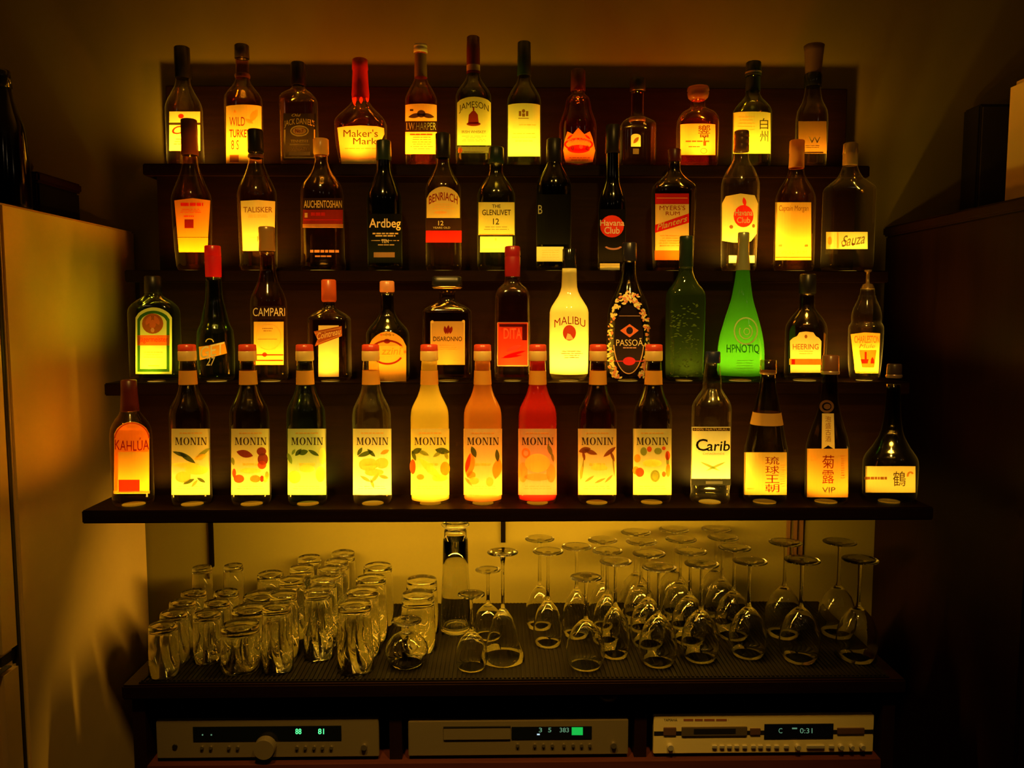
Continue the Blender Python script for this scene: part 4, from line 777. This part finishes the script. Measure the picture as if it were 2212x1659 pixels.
syrup(804, 1096, 'clear syrup bottle whose label shows yellow blossom and leaves', [(MB, L(-14, 980, 34, 10, -20)+L(-26, 975, 20, 8, -60)+L(-2, 978, 24, 8, 45)), (MG, L(-14, 1034, 26, 7, 30)+L(6, 1032, 26, 8, -50)+L(24, 1030, 22, 8, 15)+L(0, 1044, 22, 6, 70)), (YEL, E_(-8, 1003, 20, 14)+E_(20, 1000, 14, 12)+E_(4, 1020, 20, 8)), (MO, L(26, 976, 20, 9, -25))], glass=CLEARG)
syrup(929, 1094, 'opaque mango yellow syrup bottle whose label shows red and orange fruit', [(MB, L(-28, 974, 24, 12, -25)+L(-34, 984, 24, 8, 70)+L(26, 974, 32, 14, 10)), (MG, L(-14, 978, 26, 9, 25)+L(16, 980, 24, 8, -35)+L(34, 984, 18, 8, 70)), (MR, E_(-36, 1008, 6, 16)), (MO, E_(31, 1012, 10, 15)+E_(-20, 1030, 8, 6)), (YEL, L(0, 1012, 70, 16, 45)+E_(20, 1032, 16, 7))], milk=(.80, .62, .10), led=1.05)
syrup(1043, 1093, 'opaque orange syrup bottle whose label shows long orange fruit at both sides', [(MO, L(-27, 1004, 56, 20, 100)+L(30, 1012, 46, 20, 100)+E_(-24, 1026, 9, 8)), (MR, L(-31, 1000, 44, 9, 102)), (MB, L(-19, 976, 26, 11, 70)+L(30, 984, 28, 9, 85)), (MG, L(-30, 1040, 24, 6, 50)), (YEL, E_(-18, 1038, 10, 8)+E_(14, 1040, 8, 10))], milk=(.62, .22, .035), led=1.05)
syrup(1161, 1092, 'opaque red syrup bottle whose label shows pale orange fruit rings', [(MG, L(26, 972, 26, 9, 70)+L(32, 988, 20, 6, 80)), (MO, P_ring(-24, 978, 9, 11, 4)), ((.95, .62, .20), E_(-30, 1020, 10, 22)+E_(28, 1022, 10, 20)+E_(0, 1030, 28, 8)), (YEL, E_(0, 1000, 26, 20))], milk=(.45, .015, .012), led=1.15)
syrup(1290, 1090, 'dark crimson syrup bottle whose label shows brown palm-like leaves on long stems', [((.28, .10, .04), L(-26, 972, 26, 13, -15)+L(-14, 976, 30, 10, 20)+L(-28, 984, 22, 6, 80)+L(26, 976, 34, 9, -40)+L(32, 986, 24, 6, 70)), (MG, L(-30, 1010, 50, 3, 95)+L(34, 1005, 50, 3, 85)+L(-16, 1034, 24, 5, -35)+L(6, 1038, 26, 5, -25)+L(24, 1034, 24, 5, -45)), (YEL, L(-33, 1020, 34, 6, 95)+E_(4, 1010, 18, 6))], glass=(.50, .28, .18))
syrup(1409, 1089, 'dark syrup bottle whose label shows a wreath of green, red and orange fruit', [(MG, E_(-18, 975, 7, 9)+E_(12, 974, 8, 7)+E_(6, 1028, 10, 13)+L(32, 995, 40, 6, 85)), (MR, E_(-6, 970, 5, 6)+E_(24, 968, 4, 4)+E_(-26, 1020, 9, 10)+E_(32, 984, 5, 10)), (MO, E_(-31, 990, 7, 9)+E_(-34, 1016, 7, 9)+E_(33, 1016, 5, 14)), ((.5, .2, .05), E_(24, 1024, 4, 6)), (YEL, E_(6, 1028, 6, 9)+E_(0, 1000, 20, 8))])
Bottle(1, 1535, [(782, 15), (818, 19), (838, 20), (846, 24), (868, 38), (882, 42), (1052, 42), (1055, 41), (1068, 41), (1071, 42.5), (1088, 42)], 'clear bottle with a dark blue cap and bold black word on its label',
    [('cap', [(759, 14), (761, 16), (782, 16.5), (784, 15.5)], kDB), ('neck_ring', [(826, 19), (829, 20.5), (832, 19.5)], m_glass(CLEARG))],
    [('label', (.94, .90, .66), P_rect(1494, 922, 1577, 1034)), ('band', DRK, P_rect(1496, 924, 1576, 931)), ('lettering', GOLD, [P_text('100% NATURAL', 1500, 925, 1572, 930, .02)]), ('lettering', BLK, [P_text('C', 1504, 948, 1529, 974, .05), P_text('arib', 1527, 952, 1576, 974, .05, .1)]), ('lettering', BRN, [P_text('CAÑAGRANDE', 1519, 977, 1564, 982)]), ('emblem', MG, L(1534, 1007, 46, 5, 25)+L(1546, 1007, 46, 5, -25)), ('lower_label', BLK, P_rect(1495, 1035, 1577, 1048)), ('seal', PALE, P_rect(1525, 1039, 1560, 1045))], CLEARG, led=1.15, cyref=990)
Bottle(1, 1654, [(806, 15), (830, 17), (870, 25), (895, 30), (925, 36), (955, 42), (970, 45.5), (1070, 45.5), (1089, 44)], 'dark bottle with a gold shoulder band and four brushed characters on its label',
    [('cap', [(777, 14), (778, 17), (803, 17.5), (806, 16.5)], m_glass((.8, .62, .5))), ('cap_ring', [(800, -1.5), (806, -2.5), (808, -1)], cap((.55, .36, .2), .3, .5)), ('neck_band', [(890, -.6), (916, -.6)], cap_t((.62, .36, .10)))],
    [('label', (.95, .72, .24), P_rect(1608, 977, 1699, 1069)), ('lettering', DRED, P_vtext('琉球王朝', 1668, 985, 1064, 30, .035)), ('fine_print', GOLD, P_lines(1612, 1054, 1630, 1060, 1, 3)+P_lines(1684, 1004, 1696, 1054, 10, 4, .3))], (.30, .24, .14), 'sake_bottle', led=1.1)
Bottle(1, 1787, [(800, 15.5), (850, 17.5), (890, 24), (930, 36), (955, 43), (970, 45), (1070, 44), (1090, 42)], 'dark bottle with a paper strip down its neck above an orange label',
    [('cap', [(767, 14), (769, 17), (800, 18), (804, 17)], cap((.24, .10, .05), .3)), ('cap_ring', [(800, 17), (803, 19.5), (808, 19)], cap((.55, .36, .2), .3, .5))],
    [('neck_label', (.92, .80, .46), [[(1776, 893), (1801, 893), (1803, 971), (1789, 962), (1775, 971)]]), ('lettering', BRN, P_vtext('泡盛古酒', 1789, 898, 955, 12, .01)), ('emblem', (.16, .09, .06), P_ring(1786, 878, 15, 14, 5)+E_(1787, 878, 7, 6)), ('label', (.95, .56, .14), P_rect(1744, 969, 1831, 1074)), ('lettering', DRED, P_vtext('菊露', 1789, 981, 1046, 25, .02)), ('lettering', GOLD, [P_text('VIP', 1776, 1052, 1804, 1064, .02)]), ('seal', GOLD, P_ring(1757, 990, 6, 6, 1.5)), ('fine_print', (.7, .3, .08), P_lines(1814, 984, 1824, 1036, 10, 4, .3))], (.32, .24, .13), 'sake_bottle', led=1.0)
Bottle(1, 1922, [(830, 14), (880, 16), (930, 22), (965, 38), (985, 52), (1000, 56), (1068, 55), (1078, 48), (1088, 40)], 'squat wide dark bottle with a low pale label, rightmost on the bottom step',
    [('cap', [(786, 13), (788, 15), (812, 15.5), (814, 15)], cap((.05, .03, .03), .3)), ('cap_ring', [(808, 15), (811, 17), (816, 16)], cap((.35, .22, .16), .3, .5))],
    [('label', (.93, .84, .44), P_rect(1870, 1007, 1977, 1064)), ('lettering', DRK, [P_text('鶴', 1929, 1018, 1956, 1050, .03)]), ('print', (.6, .3, .05), P_ring(1966, 1027, 8, 9, 4, 12, 160, 330)), ('fine_print', BRN, P_lines(1874, 1030, 1918, 1037, 1, 4, .8)+P_rect(1868, 1030, 1876, 1036))], (.24, .20, .13), 'sake_bottle', led=1.15, cyref=1040)
